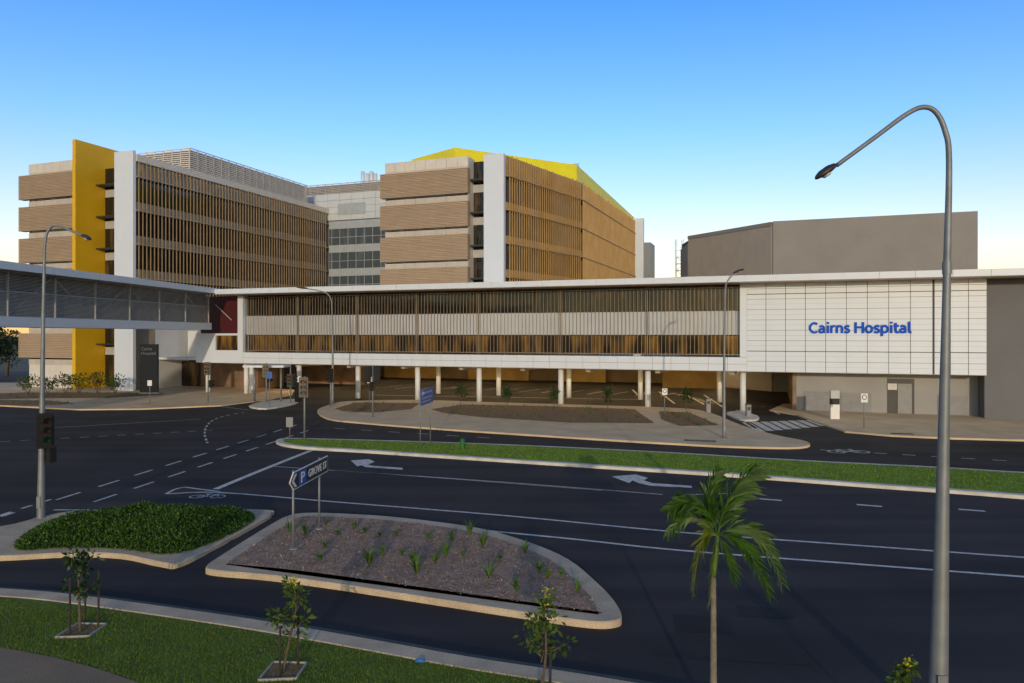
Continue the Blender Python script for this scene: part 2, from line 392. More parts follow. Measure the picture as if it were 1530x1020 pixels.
def bike(px, py, sc=1., ang=0.):
    c = gp(px, py); m = MB(); ca, sa = math.cos(ang), math.sin(ang)
    T = lambda x, y: Vector((c.x+(x*ca-y*sa)*sc, c.y+(x*sa+y*ca)*sc, 0))
    for wx in (-.55,.55):
        stripe(m, [T(wx+.36*math.cos(t*.5236), .36*math.sin(t*.5236)) for t in range(13)], .09*sc)
    stripe(m, [T(-.55,0),T(-.2,.55),T(.35,.5),T(.55,0)], .09*sc); stripe(m, [T(-.2,.55),T(0,0),T(.35,.5)], .09*sc, .0125)
    stripe(m, [T(-.55,0),T(0,0)], .09*sc, .013); stripe(m, [T(.35,.5),T(.3,.75),T(.55,.75)], .08*sc, .0135); stripe(m, [T(-.35,.66),T(-.05,.66)], .1*sc, .013)
    m.build('bicycle_symbol', m_line, road)
bike(310, 742, .75); bike(1268, 675, 1.2)
# zebra crossing and drive lines
for i in range(8):
    a = gp(1138+i*13.5, 645-i*1.2); b = gp(1112+i*13.5+2, 631-i*.5)
    m = MB(); stripe(m, [a, b], .55); m.build('crossing_bar', m_line, road)
for a, b in (((985,585),(1008,603)),((1018,586),(1052,604)),((1052,590),(1080,608)),((945,582),(955,592)),((1130,628),(1100,612)),((1100,622),(1130,640)),((1150,612),(1165,619)),((560,590),(960,597))):
    m = MB(); stripe(m, [a, b], .2); m.build('lane_line', m_line, road)
for i in range(6):
    m = MB(); stripe(m, [(1004+i*9, 588+i*2.4),(1022+i*9, 590+i*2.4)], .3); m.build('lane_dash', m_line, road)
for i in range(14):      # parking bays under the building
    p = BF @ Vector((14+i*2.6, 13.2, 0)); q = BF @ Vector((14.9+i*2.6, 18., 0)); m = MB(); stripe(m, [p, q], .14); m.build('parking_line', m_line, road)

# pavements and islands
isl = smooth(G([(474,614),(490,606),(520,600),(620,598),(720,601),(820,604),(920,607),(985,609),(1050,614),(1108,636),(1160,651),(1207,661),(1195,669),(1100,668),(1000,663),(900,657),(760,648),(640,640),(540,632),(490,626)], .06), 4)
slab(isl, .12, m_pave, 'forecourt_pavement')
lp = G([(-400,600),(-200,606),(0,606),(120,612),(215,611),(330,606),(395,598),(436,590),(440,583),(350,577),(200,572),(0,572),(-400,572)], .06)
slab(lp, .12, m_pave, 'entrance_pavement')
rp_ = G([(1150,613),(1190,620),(1232,635),(1262,645),(1330,651),(1420,655),(1530,658),(1800,668),(2000,676),(2000,620),(1475,610),(1300,606),(1170,604)], .06)
slab(rp_, .12, m_pave, 'side_pavement')
slab(smooth(G([(372,607),(398,600),(440,597),(442,603),(398,611)], .06), 3), .14, m_kerbw, 'traffic_island')
slab(smooth(G([(1085,618),(1105,615),(1132,622),(1130,628),(1105,627)], .06), 3), .14, m_kerbw, 'gate_island')
def bed(name, l, mat, zz, sm=1):
    p = smooth(G(l, zz), sm); o = MB().sheet([Vector((q.x,q.y,zz)) for q in p]).build(name, mat); o['kind'] = 'structure'; return p
bed1 = bed('planting_bed', [(500,610),(532,601),(628,602),(614,611),(560,616),(512,614)], m_soil, .135)
bed2 = bed('planting_bed', [(644,611),(692,604),(800,606),(948,611),(962,621),(978,632),(850,631),(720,623),(660,616)], m_soil, .135)
bed3 = bed('planting_bed', [(985,614),(1030,616),(1075,635),(1015,636),(988,626)], m_soil, .135)
bed4 = bed('planting_bed', [(-60,597),(0,597),(70,598),(112,602),(60,606),(-60,604)], m_soil, .135)
bed5 = bed('planting_bed', [(-60,590),(40,586),(190,586),(250,589),(160,594),(40,595),(-60,597)], m_soil, .14)
mp = smooth(G([(414,662),(425,656),(500,657),(640,661),(800,667),(1000,677),(1200,689),(1400,699),(1530,707),(1900,728),(1900,778),(1530,743),(1300,726),(1100,711),(900,698),(700,685),(550,675),(450,669)], .08), 4)
slab(mp, .15, m_kerbw, 'median_kerb')
mi = inset(mp, .38)
gm = MB().sheet([Vector((q.x,q.y,.156)) for q in mi]).build('median_soil', m_lawnm); gm['kind'] = 'structure'
g = MB()
for k in range(22000):
    x, y = rnd_in(mi); blade(g, x, y, .15, random.uniform(.025,.06), .06, .7)
tag(g.build('median_grass', m_blade2, fix=False), 'bright green grass strip growing along the road median', 'grass', kind='stuff')
hp = smooth(G([(-160,836),(0,833),(100,828),(180,830),(240,842),(270,842),(330,812),(398,774),(405,767),(395,763),(250,760),(120,764),(60,774),(0,788),(-160,806)], .1), 4)
slab(hp, .15, m_kerb, 'hedge_island')
ip = smooth(G([(308,848),(330,832),(400,788),(432,772),(470,768),(560,772),(640,780),(720,792),(790,812),(850,838),(895,875),(918,900),(929,922),(920,931),(880,932),(780,918),(650,898),(500,875),(400,862),(320,855)], .1), 4)
slab(ip, .16, m_kerb, 'mulch_island')
im = inset(ip, .52)
ob = MB().sheet([Vector((q.x,q.y,.167)) for q in im]).build('mulch_ground', m_mulch); ob['kind'] = 'structure'
g = MB()
for k in range(19000):
    x, y = rnd_in(im); d = rv(); d.z *= .35; leaf(g, (x,y,.169+random.random()*.02), d, random.uniform(.03,.10), random.uniform(.015,.035), Vector((random.uniform(-.6,.6),random.uniform(-.6,.6),1)))
tag(g.build('mulch', m_chip, fix=False), 'grey brown bark chips covering the kerbed traffic island', 'mulch', kind='stuff')
up = smooth(G([(-160,872),(0,882),(100,890),(250,910),(400,932),(550,958),(700,985),(850,1008),(960,1026),(1100,1050),(1300,1085),(1700,1150)], .06), 4, False)
def off(pl, d):
    out = []
    for i,p in enumerate(pl):
        t = (pl[min(i+1,len(pl)-1)]-pl[max(i-1,0)]).to_2d().normalized(); out.append(Vector((p.x+t.y*d, p.y-t.x*d, p.z)))
    return out
lo = off(up, .5)
slab(up+list(reversed(lo)), .13, m_kerb, 'kerb')
gut = off(up, -.35); m = MB(); n = len(up)
m.add([(p.x,p.y,.009) for p in gut]+[(p.x,p.y,.009) for p in up], [(i,i+1,n+i+1,n+i) for i in range(n-1)])
ob = m.build('gutter', M('gutter_concrete', (.13,.105,.08), .85, .25, 2., fine=.2, fscale=30)); ob['kind'] = 'structure'
low2 = off(up, .47)
lawn = [Vector((p.x,p.y,.11)) for p in low2]+[Vector((30,3,.11)), Vector((-25,3,.11))]
ob = MB().sheet(lawn).build('lawn', m_lawn); ob['kind'] = 'structure'
fp = [gp(-160,948,.11),gp(0,968,.11),gp(110,990,.11),gp(205,1020,.11),gp(300,1060,.11),gp(420,1140,.11),Vector((-14,7,.11))]
fpp = smooth(fp[:6], 4, False)+[fp[6]]
ob = MB().sheet([Vector((p.x,p.y,.122)) for p in fpp]).build('footpath', M('footpath_concrete', (.25,.18,.115), .9, .18, 1., .3, 50, fine=.25, fscale=30)); ob['kind'] = 'structure'
vis = G([(-60,900),(0,895),(250,924),(550,974),(850,1024),(900,1045),(-60,1045)], .11)
g = MB(); k = 0
while k < 42000:
    x, y = rnd_in(vis)
    if inside((x,y), fpp) or not inside((x,y), lawn): k += 1; continue
    blade(g, x, y, .105, random.uniform(.025,.06), .014, .9); k += 1
tag(g.build('lawn_grass', m_blade, fix=False), 'dark green mown grass of the lawn in the near corner', 'grass', kind='stuff')

# ------------------------------------------------------------------ podium building
Z0, Z1, Z2, Z3, Z4, Z5 = 3.4, 4.7, 6.4, 8.4, 10.5, 10.6
pod = bthing('hospital_building', 'long low white hospital building raised on round columns behind the road', 'building', 37, 6)
uL, uS0, uS1, uP, uR = bu(293,-.45), bu(363,0), bu(1105,0), bu(1116,-.45), bu(1475,-.45)
cl = bu(318,-2.5)
B().box(cl, 112, -2.5, 12.6, Z5+.05, 11.1).build('roof', m_white, pod)
m = B(); x = cl
while x < 111:
    m.box(x+.015, x+2.385, -2.56, -2.502, Z5+.03, 11.13); x += 2.4
m.build('roof_fascia', m_white, pod)
B().box(cl+.05, 111.9, -2.45, .55, Z5, Z5+.045).build('roof_soffit', m_soff, pod)
def grid(mb, u0, u1, z0, z1, v0, v1, w, h, gap=.022):
    nu = max(1, round((u1-u0)/w)); nz = max(1, round((z1-z0)/h)); du = (u1-u0)/nu; dz = (z1-z0)/nz
    for i in range(nu):
        for j in range(nz):
            mb.box(u0+i*du+gap/2, u0+(i+1)*du-gap/2, v0, v1, z0+j*dz+gap/2, z0+(j+1)*dz-gap/2)
pxs = [363,446,535,624,716,838,968,1105]
us_ = [bu(p,0) for p in pxs]
for i in range(7):
    a, b = us_[i], us_[i+1]
    for z0, z1, mt in ((Z3+.02, Z4, m_glass), (Z1+.02, Z2-.02, m_glassw)):
        w = B().box(a, b, .5, .58, z0, z1).build('window', mt, pod)
        fr = B(); n = round((b-a)/2.6)
        for k in range(n+1):
            x = a+(b-a)*k/n; fr.box(x-.03, x+.03, .40, .498, z0, z1)
        fr.box(a, b, .41, .497, z0+.002, z0+.07); fr.box(a, b, .41, .497, z1-.07, z1-.002)
        fr.build('mullions', m_dark, w)
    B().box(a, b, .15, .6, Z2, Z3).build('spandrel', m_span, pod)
    s = B(); n = round((b-a)/.34)
    for k in range(n):
        x = a+(b-a)*(k+.5)/n; s.box(x-.015, x+.015, -.22, -.16, Z1-.12, Z4-.05)
    for z in (Z1+.05, Z4-.15): s.box(a+.002, b-.002, -.15, -.11, z-.025, z+.025)
    s.box(a-.022, a+.022, -.26, -.09, Z1-.14, Z4)
    s.build('louvre_screen', m_bronze, pod)
s = B(); grid(s, bu(363,-.45), uP, Z0, Z1-.15, -.45, .3, 1.55, .58); s.build('lower_cladding', m_white, pod)
B().box(bu(363,-.4), uP, -.40, .62, Z0+.02, Z1-.17).build('cladding_backing', m_joint, pod)
B().box(us_[0]-.01, uS1, .62, 12.5, Z1, Z4+.05).build('storey_core', m_dark, pod)
B().box(uS1+.04, uP-.01, -.42, .6, Z1-.14, Z5-.02).build('end_pier', m_white, pod)
# white corner box with window at the left end
s = B(); wz0, wz1 = bz(338,523,-.45), bz(338,501,-.45); wa, wb = bu(322,-.45), bu(355,-.45); ue = bu(363,-.45)-.02
s.box(uL, wa, -.45, .3, Z0, 6.55); s.box(wb, ue, -.45, .3, Z0, 10.55); s.box(wa+.002, wb-.002, -.452, .3, Z0, wz0); s.box(wa+.002, wb-.002, -.452, .3, wz1, 6.55)
s.build('corner_cladding', m_white, pod)
B().box(wa, wb, -.3, -.2, wz0, wz1).build('window', m_glassw, pod)
B().box(uL+.02, ue, -.1, 12, Z0+.02, 6.5).build('corner_core', m_white, pod)
B().box(bu(300,.6), ue-.02, .6, 8, 6.56, Z5-.01).build('red_wall', m_red, pod)
B().bar((bu(322,.4), .4, bz(322,455,.4)), (bu(346,.4), .4, bz(346,478,.4)), .08).build('brace', m_lgrey, pod)
# white sign wall
B().box(uP+.02, uR-.02, -.40, 12.5, Z0+.02, Z5-.02).build('wall_backing', m_joint, pod)
s = B(); NR_ = 17; hz = (Z5-.01-Z0)/NR_
ucut = bu(1394,-.45); du = (ucut-uP)/9
edges = [uP+i*du for i in range(10)]+[ucut+(uR-ucut)*k/3 for k in (1,2,3)]
for i in range(12):
    for j in range(NR_):
        g0 = .04; g1 = .06 if j in (3,14) else (.026 if j % 2 else .009); e0 = .11 if i == 9 else .0
        s.box(edges[i]+e0, edges[i+1]-g0, -.45, -.402, Z0+j*hz, Z0+(j+1)*hz-g1)
s.build('sign_wall', m_white, pod)
o = stroke_text('Cairns Hospital', bu(1209,-.5), bu(1362,-.5), bz(1285,497.5,-.5), bz(1285,481,-.5), -.452, BF, .08, .205).build('lettering', m_bluel, pod)
o['label'] = 'blue raised hospital name lettering on the white panel wall'
# grey right wing of the podium, ground floor wall with doors
B().box(uR+.01, 112, .3, 12.5, 0, Z5-.02).build('grey_wall', m_gdark, pod)
gv = 2.0
ug = bu(1190,gv)
B().box(ug, uR, gv, gv+.3, 0, Z0+.02).build('ground_floor_wall', m_gwall, pod)
B().box(ug-.3, ug-.002, gv, 34., 0, Z0+.02).build('return_wall', m_stone, pod)
for a, b, y0, y1 in ((1201,1240,584,616),(1256,1302,586,618),(1401,1446,590,627)):
    d = B(); ua, ub = bu(a,gv), bu(b,gv); za, zb = max(.13, bz(a,y1,gv)), bz(a,y0,gv)
    d.box(ua, ub, gv-.05, gv-.003, za, zb); 
    n = 14
    for k in range(n): d.box(ua+.05, ub-.05, gv-.09, gv-.051, za+(zb-za)*k/n, za+(zb-za)*(k+.6)/n)
    d.build('louvre_door', m_slat, pod)
ua, ub = bu(1326,gv), bu(1366,gv)
dd = B().box(ua, ub, gv-.06, gv-.003, .13, 2.9).build('door_surround', m_dark, pod)
B().box(bu(1341,gv), bu(1362,gv), gv-.12, gv-.062, .13, 2.5).build('door', m_slat, pod)
B().box(ua, bu(1340,gv), gv-.11, gv-.064, 2.0, 2.5).build('door_sign', m_lgrey, pod)
B().box(uL+.3, uR, -.38, 34.5, Z0-.04, Z0+.018).build('undercroft_ceiling', m_conc, pod)
for k in range(9):
    x = 6+k*6.2; B().box(x-.2, x+.2, .4, 33.9, Z0-.34, Z0-.042).build('ceiling_beam', m_conc, pod)
B().box(uL, ug, 34, 34.4, 0, Z0).build('undercroft_wall', m_udark, pod)
for a, b in ((575,655),(700,790),(835,905)):
    B().box(bu(a,33), bu(b,33), 32.9, 33.15, .0, 2.4).build('yellow_glow_wall_panel', m_ochre, pod)
B().box(bu(990,26), bu(1075,26), 25.9, 26.2, 0, 2.7).build('yellow_glow_wall_panel', m_ochre, pod)
B().box(bu(395,18), bu(545,18), 17.9, 18.2, 0, 3.0).build('lobby_wall', m_stone, pod)
def column(px, v, r=.28):
    u = bu(px, v); B().tube([(u,v,0),(u,v,Z0-.05)], r, 16).build('column', m_whitew, pod, True)
for px in (311,368,376,447,535,624,716,838,968,1110): column(px, .6, .25)
for px in (655,745,850,957,1075): column(px, 8.5, .25)
for v in (5., 12., 19., 26.):
    for k in range(8):
        u = 9.1+k*6.2; B().box(u-.5, u+.5, v-.12, v+.12, Z0-.10, Z0-.043).build('ceiling_light', m_lit, pod)

# entrance recess between left wing and podium
ent = bthing('entrance_building', 'recessed brown stone hospital entrance beneath the white footbridge', 'building', -4, 9)
eu0, eu1 = -8.55, uL-.02
B().box(eu0, eu1+2, 7, 12, 3.6, 6.9).build('upper_wall', m_whitew, ent)
B().box(eu0, eu1+2, 7.2, 12, 0, 3.58).build('ground_floor_wall', m_stone, ent)
for a, b in ((212,232),(240,262),(268,297)):
    w = B().box(bu(a,7), bu(b,7), 7.08, 7.18, .15, 3.1).build('window', m_glassw, ent)
    f = B(); f.box(bu(a,7)-.06, bu(a,7)+.02, 7.02, 7.19, .14, 3.15); f.box(bu(b,7)-.02, bu(b,7)+.06, 7.02, 7.19, .14, 3.15); f.box(bu(a,7)+.021, bu(b,7)-.021, 7.02, 7.07, 3.06, 3.16); f.build('window_frame', m_dark, w)
B().box(bu(238,6.9), bu(263,6.9), 6.8, 6.98, 4.1, 6.6).build('wall_panel', m_stone, ent)
B().box(bu(205,4), eu1, 3.0, 7.0, 3.5, 3.75).build('entrance_canopy', m_white, ent)

# ------------------------------------------------------------------ towers
LV = [25.6-3.8*i for i in range(6)]
def tan_front(root, u0, u1, v, ext, zb=0.):
    B().box(u0+ext, u1, v+.5, v+2.4, zb, 26.9).build('front_wall', m_tanl, root)
    s = B(); grid(s, u0+ext, u1, 25.75, 26.95, v+.42, v+.497, 1.4, 1.2, .03); s.build('parapet', m_tanl, root)
    for z in LV:
        s = B(); s.box(u0+.03, u1+.07, v+.2, v+.9, z-2.9, z-.03)
        for k in range(18): s.box(u0, u1+.1, v+.10, v+.197, z-2.92+k*.163, z-2.92+k*.163+.125)
        s.build('screen_panel', m_tan, root)
        B().box(u0+ext+.1, u1-.02, v+.44, v+.49, z-3.12, z-2.98).build('window', m_glass, root)  # dark strip added as the shadow line under each screen panel, not real glazing
        f = B(); grid(f, u0+ext+.05, u1-.01, z-3.78, z-3.14, v+.40, v+.497, 1.4, .6, .03); f.build('pale_band', m_band, root)
def side_face(root, P, Q, mats, spacing, zt, zb, fw=.06, dep=.12, sph=1.2):
    mg, msp, mf = mats
    n = int((Vector(Q)-Vector(P)).length/spacing)
    P = Vector(P); Q = Vector(Q); d = (Q-P).normalized()
    lv = [25.2-3.8*i for i in range(7)]
    for i in range(6):
        z1 = lv[i]; z0 = lv[i+1]
        if z1 <= zb: break
        w = B().seg(P, Q, -.55, -.45, z0, z1-sph).build('window', mg, root)
        f = B(); f.seg(P, Q, -.46, -.40, z0+.02, z0+.08)
        for k in range(0, n, 5): 
            c = P+d*(k+.5)*spacing; f.seg(c-d*.05, c+d*.05, -.448, -.36, z0+.002, z1-sph-.002)
        f.build('mullions', m_dark, w)
        B().seg(P, Q, -.9, -.15, z1-sph, z1).build('spandrel', msp, root)
        B().seg(P, Q, -.148, .22, z1-sph-.10, z1-sph+.01).build('ledge', msp, root)
    s = B()
    for k in range(n):
        c = P+d*(k+.5)*spacing; s.seg(c-d*fw/2, c+d*fw/2, .03, .03+dep, zb, zt-.35*random.random())
    s.build('louvre_screen', mf, root)
# left wing
lw = bthing('hospital_wing', 'left hospital tower with tall yellow fin and dark slatted side', 'building', -17, 10)
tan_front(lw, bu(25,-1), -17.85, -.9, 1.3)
B().box(-17.8, -17.3, -1.06, 5.3, 0, 29.1).build('yellow_fin', m_yel, lw)
def slot(root, u0, u1, v, zt, zb=0.):
    w = B().box(u0, u1, v, v+.15, zb, zt).build('stair_window', m_glass, root)
    for i in range(6):
        z = 25.2-3.8*i-1.0
        B().box(u0, u1-.05, v-1.3, v-.002, z, z+.16).build('ledge', m_dark, root)
        B().box(u0+.1, u1-.1, v-.08, v-.003, z-1.2, z-.3).build('window_panel', m_lgrey, w)
slot(lw, -17.29, -11.42, 2.9, 26.5)
B().box(-11.4, -8.62, -1., -.62, 0, 27.1).build('corner_pier', m_white, lw)
B().box(-11.38, -9.6, -.6, 3.0, 0, 26.4).build('pier_core', m_bronzed, lw)
B().box(-17.3, -9.6, 3.1, 37, 0, 26.4).build('tower_core', m_whitew, lw)
B().box(-9.55, -8.5, -.55, 36.9, 25.95, 26.75).build('parapet', m_tanl, lw)
B().box(-9.55, -8.9, -.5, 36.85, 25.21, 25.94).build('upper_spandrel', m_bronzed, lw)
side_face(lw, (-8.6,-.6), (-8.6,36.8), (m_glass, m_bronzed, m_bronzel), .55, 26.1, 10., .035, .15, .95)
def lattice(root, u0, u1, v0, v1, z0, z1):
    s = B()
    nz = 13
    for z in [z0+(z1-z0)*k/nz for k in range(nz+1)]:
        s.box(u0, u1, v0-.03, v0+.03, z-.06, z+.06); s.box(u1-.03, u1+.03, v0+.031, v1, z-.06, z+.06)
    k = u0
    while k <= u1: s.box(k-.05, k+.05, v0+.04, v0+.14, z0, z1); k += 1.4
    k = v0
    while k <= v1: s.box(u1-.14, u1-.04, k-.05, k+.05, z0, z1); k += 1.4
    s.build('roof_screen', m_tanl, root)
lattice(lw, -18.3, -9.75, 8.6, 33, 26.5, 29.75)
B().box(-18, -10.05, 8.9, 32.8, 26.42, 29.6).build('plant_room', m_screen, lw)
# rear link
rl = bthing('rear_hospital_block', 'white rear hospital block joining the two tall slatted towers', 'building', 5, 40)
B().box(-22, 33, 37.3, 50, 0, 28.9).build('block_core', m_slat, rl)
s = B(); grid(s, -22, 33, 24.8, 29.1, 37, 37.29, 2.2, 1.07, .04); s.build('wall_cladding', m_cool, rl)
for i in range(4):
    z = 24.6-3.8*i
    B().box(-8.5, 33, 36.9, 37.28, z-1.2, z).build('spandrel', m_bgrey, rl)
    w = B().box(-8.5, 33, 37.0, 37.28, z-3.79, z-1.202).build('window', m_glassb, rl)
    f = B(); x = -8.; f.box(-8.5, 33, 36.94, 36.998, z-2.6, z-2.53)
    while x < 33: f.box(x-.035, x+.035, 36.93, 36.997, z-3.78, z-1.21); x += 1.5
    f.build('mullions', m_bgrey, w)
B().box(bu(505,37), bu(546,37), 36.92, 36.99, bz(525,320,37), bz(525,303,37)).build('wall_vent', m_bgrey, rl)
s = B()
for k in range(7): z = 29.15+k*.25; s.box(-22, 33, 37.0, 37.06, z, z+.12)
for k in range(40): s.box(-22+k*1.4, -21.9+k*1.4, 37.08, 37.16, 28.9, 30.75)
s.build('roof_screen', m_screen, rl)
B().box(-21, 32, 37.4, 48, 28.9, 30.5).build('plant_room', m_screen, rl)
for k, p in enumerate((542,549,555,561)):
    u = bu(p, 42); B().tube([(u,42,30.1),(u,42,bz(p,256+k%2*3,42))], .32, 12).build('flue', m_white, rl, True)
# right tower
rt = bthing('hospital_tower', 'tall hospital tower with golden slatted side and bright yellow roof', 'building', 25, 30)
A_, B_, C_ = (30.7,13.7), (35.,30.6), (35.9,64.9)
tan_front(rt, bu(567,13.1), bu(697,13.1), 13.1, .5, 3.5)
slot(rt, bu(697,13.7)+.1, 28.05, 15.2, 26.6, 3.5)
B().box(28.1, 30.5, 12.9, 13.5, 3.5, 26.75).build('corner_pier', m_white, rt)
B().prism([(bu(572,13.7),15.6),(29.6,15.6),(33.9,31),(34.8,64),(14.5,64)], 3.5, 26.6).build('tower_core', m_goldd, rt)
for P, Q in ((A_,B_),(B_,C_)):
    side_face(rt, P, Q, (m_glassg, m_goldd, m_gold), .50, 26.7, 9., .035, .15, .85)
    B().seg(P, Q, -.9, -.1, 25.21, 26.6).build('parapet', m_goldd, rt)
def lz(px, py, s): 
    p = at(px, py, s); u, v = loc_uv(p.x, p.y); return u, v, p.z
rpts = [lz(615,238,95), lz(680,220,89), lz(862,246,98.5), lz(948,325,131)]
back = [(30., 75., 27.6), (15.,60.,29.)]
top = rpts+back; n = len(top)
m = B(); m.add([(p[0],p[1],26.62) for p in top]+[tuple(p) for p in top], [tuple(range(n)), tuple(range(n,2*n))]+[(i,(i+1)%n,n+(i+1)%n,n+i) for i in range(n)])
m.build('roof', m_yelr, rt)
B().box(35.6, 37.4, 64.95, 66, 0, 27.0).build('end_pier', m_white, rt)
u0 = bu(957,67); B().box(u0, bu(972,67), 67, 72, 0, bz(965,362,67)).build('stair_block', m_slat, rt)
# grey block on the right
gb = bthing('grey_warehouse_block', 'windowless grey concrete block rising behind the right end of the roof', 'building', 85, 34)
g1 = (bu(1155,24),24.); g2 = (bu(1460,24),24.); p = at(1030,352,93.4); g0 = loc_uv(p.x,p.y); p = at(1019,352,100); gk = loc_uv(p.x,p.y)
B().prism([g1, g2, (g2[0]+3,46), (g0[0]+2,50), gk, (g0[0]+.3,g0[1]+.2)], 0, 18.9).build('block_core', m_grey, gb)
B().seg(g1, g2, 0, .25, 0, 19.2).build('precast_wall', m_grey, gb)
B().seg(g0, g1, -.1, .22, 0, 18.7).build('ribbed_wall', m_greyl, gb)
B().seg(g0, g1, -.2, .32, 18.72, 19.15).build('roof_cap', m_grey, gb)
B().seg(gk, g0, -.1, .2, 0, 18.2).build('side_wall', m_tanl, gb)
# lattice mast
pm = at(1015,400,108); ms = thing('lattice_mast', 'small white steel lattice mast standing beside grey rooftop block', 'mast', (pm.x,pm.y,0))
m = MB(); zt = HC+(500-357)*108/F
for a, b in ((-.5,-.5),(.5,-.5),(.5,.5),(-.5,.5)): m.bar((pm.x+a,pm.y+b,0),(pm.x+a,pm.y+b,zt),.09)
k = 8.; sgn = 1
while k < zt-1:
    m.bar((pm.x-.5*sgn,pm.y-.5,k),(pm.x+.5*sgn,pm.y-.5,k+1),.06); m.bar((pm.x-.5,pm.y-.5,k),(pm.x+.5,pm.y-.5,k),.06); m.bar((pm.x-.5,pm.y+.5,k),(pm.x+.5,pm.y+.5,k),.06)
    k += 1; sgn = -sgn
m.build('mast_frame', m_white, ms)

# ------------------------------------------------------------------ link bridge
P1 = at(312,500,76.); P0 = at(0,500,48.4); bd = (P0-P1).to_2d().normalized(); LB = 58.
BR = Matrix.Translation((P1.x,P1.y,0)) @ Matrix.Rotation(math.atan2(bd.y,bd.x), 4, 'Z')
br = thing('footbridge', 'enclosed white footbridge with grey slatted sides crossing the road', 'bridge', (P1.x,P1.y,0), None, math.atan2(bd.y,bd.x))
def K(): return MB(BR)
K().box(-1.0, LB, -5., 1.0, 10.75, 11.22).build('roof', m_white, br)
m = K(); x = -1.
while x < LB-1: m.box(x+.015, x+2.485, 1.003, 1.05, 10.72, 11.25); x += 2.5
m.build('roof_fascia', m_white, br)
K().box(-.5, LB, -4.2, .05, 6.95, 7.65).build('floor_beam', m_white, br)
K().box(0, LB, -.5, -.42, 7.65, 10.75).build('window', m_glassbr, br)
K().box(0, LB, -4.1, -4., 7.65, 10.75).build('rear_wall', m_slat, br)
sl = K()
for k in range(18): sl.box(0, LB, -.1, -.05, 7.68+k*.095, 7.735+k*.095)
for k in range(13): sl.box(0, LB, -.1, -.06, 9.4+k*.10, 9.435+k*.10)
sl.build('slat_panel', m_bslat, br)
rl_ = K()
for z in (9.35, 10.68): rl_.box(0, LB, -.12, -.03, z-.04, z+.04)
rl_.build('rail', m_bslat, br)
x = 0; k = 0
while x < LB:
    K().box(x-.05, x+.05, -.12, .03, 7.65, 10.75).build('post', m_bslat, br)
    a, b = ((x+.1,-.22,7.7),(x+4.4,-.22,10.6)) if k % 2 == 0 else ((x+.1,-.22,10.6),(x+4.4,-.22,7.7))
    K().bar(a, b, .07, .08).build('brace', m_bslat, br)
    x += 4.5; k += 1

# ------------------------------------------------------------------ street lamps
def lamp(label, path, Y, rb, rt_, head, hs):
    pts = [at(x,y,Y) for x,y in path]; b = pts[0]; b.z = 0.
    t = thing('street_lamp', label, 'street lamp', b, 'tall galvanised street lamps')
    sm = smooth(pts, 6, False); n = len(sm)
    L = [0.]
    for i in range(1,n): L.append(L[-1]+(sm[i]-sm[i-1]).length)
    MB().tube(sm, [rt_+(rb-rt_)*(1-l/L[-1])**1.7 for l in L], 14).build('pole', m_galv, t, True)
    MB().tube([b+Vector((0,0,-.02)), b+Vector((0,0,.14))], rb*1.9, 16).build('base_plate', m_galv, t)
    j = next(i for i,l in enumerate(L) if l > L[-1]*.62)
    MB().tube([sm[j]-Vector((0,0,.10)), sm[j]+Vector((0,0,.10))], rt_+(rb-rt_)*.30, 14).build('collar', m_galv, t)
    h0, h1 = at(*head[0],Y), at(*head[1],Y); d = (h1-h0); ll = d.length; d.normalize()
    m = MB(); prof = [(0,.35),(.12,.7),(.35,1.),(.7,.95),(.92,.6),(1.,.25)]
    side = Vector((0,1,0)); upv = side.cross(d) if side.cross(d).z > 0 else -side.cross(d); vs = []; N = 10
    for tt, w in prof:
        for q in range(N):
            an = 2*math.pi*q/N; zz = math.sin(an); vs.append(h0+d*ll*tt+side*math.cos(an)*hs*w*1.1+upv*(zz*.62 if zz > 0 else zz*.35)*hs*w)
    m.add(vs, [(i*N+q,i*N+(q+1)%N,(i+1)*N+(q+1)%N,(i+1)*N+q) for i in range(len(prof)-1) for q in range(N)]+[tuple(range(N)),tuple(range((len(prof)-1)*N,len(prof)*N))])
    hd = m.build('lamp_head', m_dark, t, True)
    c = h0+d*ll*.55-upv*hs*.34
    m = MB(); m.tube([c+upv*.02, c-upv*hs*.22], [hs*.75, hs*.45], 12); m.build('lamp_glass', m_lampglass, hd, True)
    MB().box(b.x-rb*.5, b.x+rb*.5, b.y-rb*1.05, b.y-rb*.6, .5, .9).build('access_cover', m_galv, t)
lamp('tall curved street lamp in the right foreground, arm reaching left', [(1400,1085),(1404,950),(1410,650),(1415,400),(1418,240),(1412,195),(1398,167),(1378,160),(1352,172),(1310,203),(1250,247)], 11.81, .155, .036, ((1250,246),(1219,267)), .13)
lamp('curved street lamp carrying traffic signals beside the hedge', [(61,780),(62,700),(64,520),(66,395),(68,358),(73,343),(82,337),(100,342),(124,352)], 24.7, .13, .04, ((122,351),(136,358)), .14)
lamp('street lamp on the beige pavement before the white sign wall', [(1082,657),(1082,560),(1083,470),(1084,432),(1087,420),(1096,408)], 44.0, .12, .045, ((1095,408),(1112,402)), .16)
lamp('thin street lamp in front of the slatted facade, arm reaching left', [(497,606),(497,520),(496,462),(494,446),(488,438),(476,434),(458,431)], 65.2, .12, .05, ((460,431),(443,429)), .2)

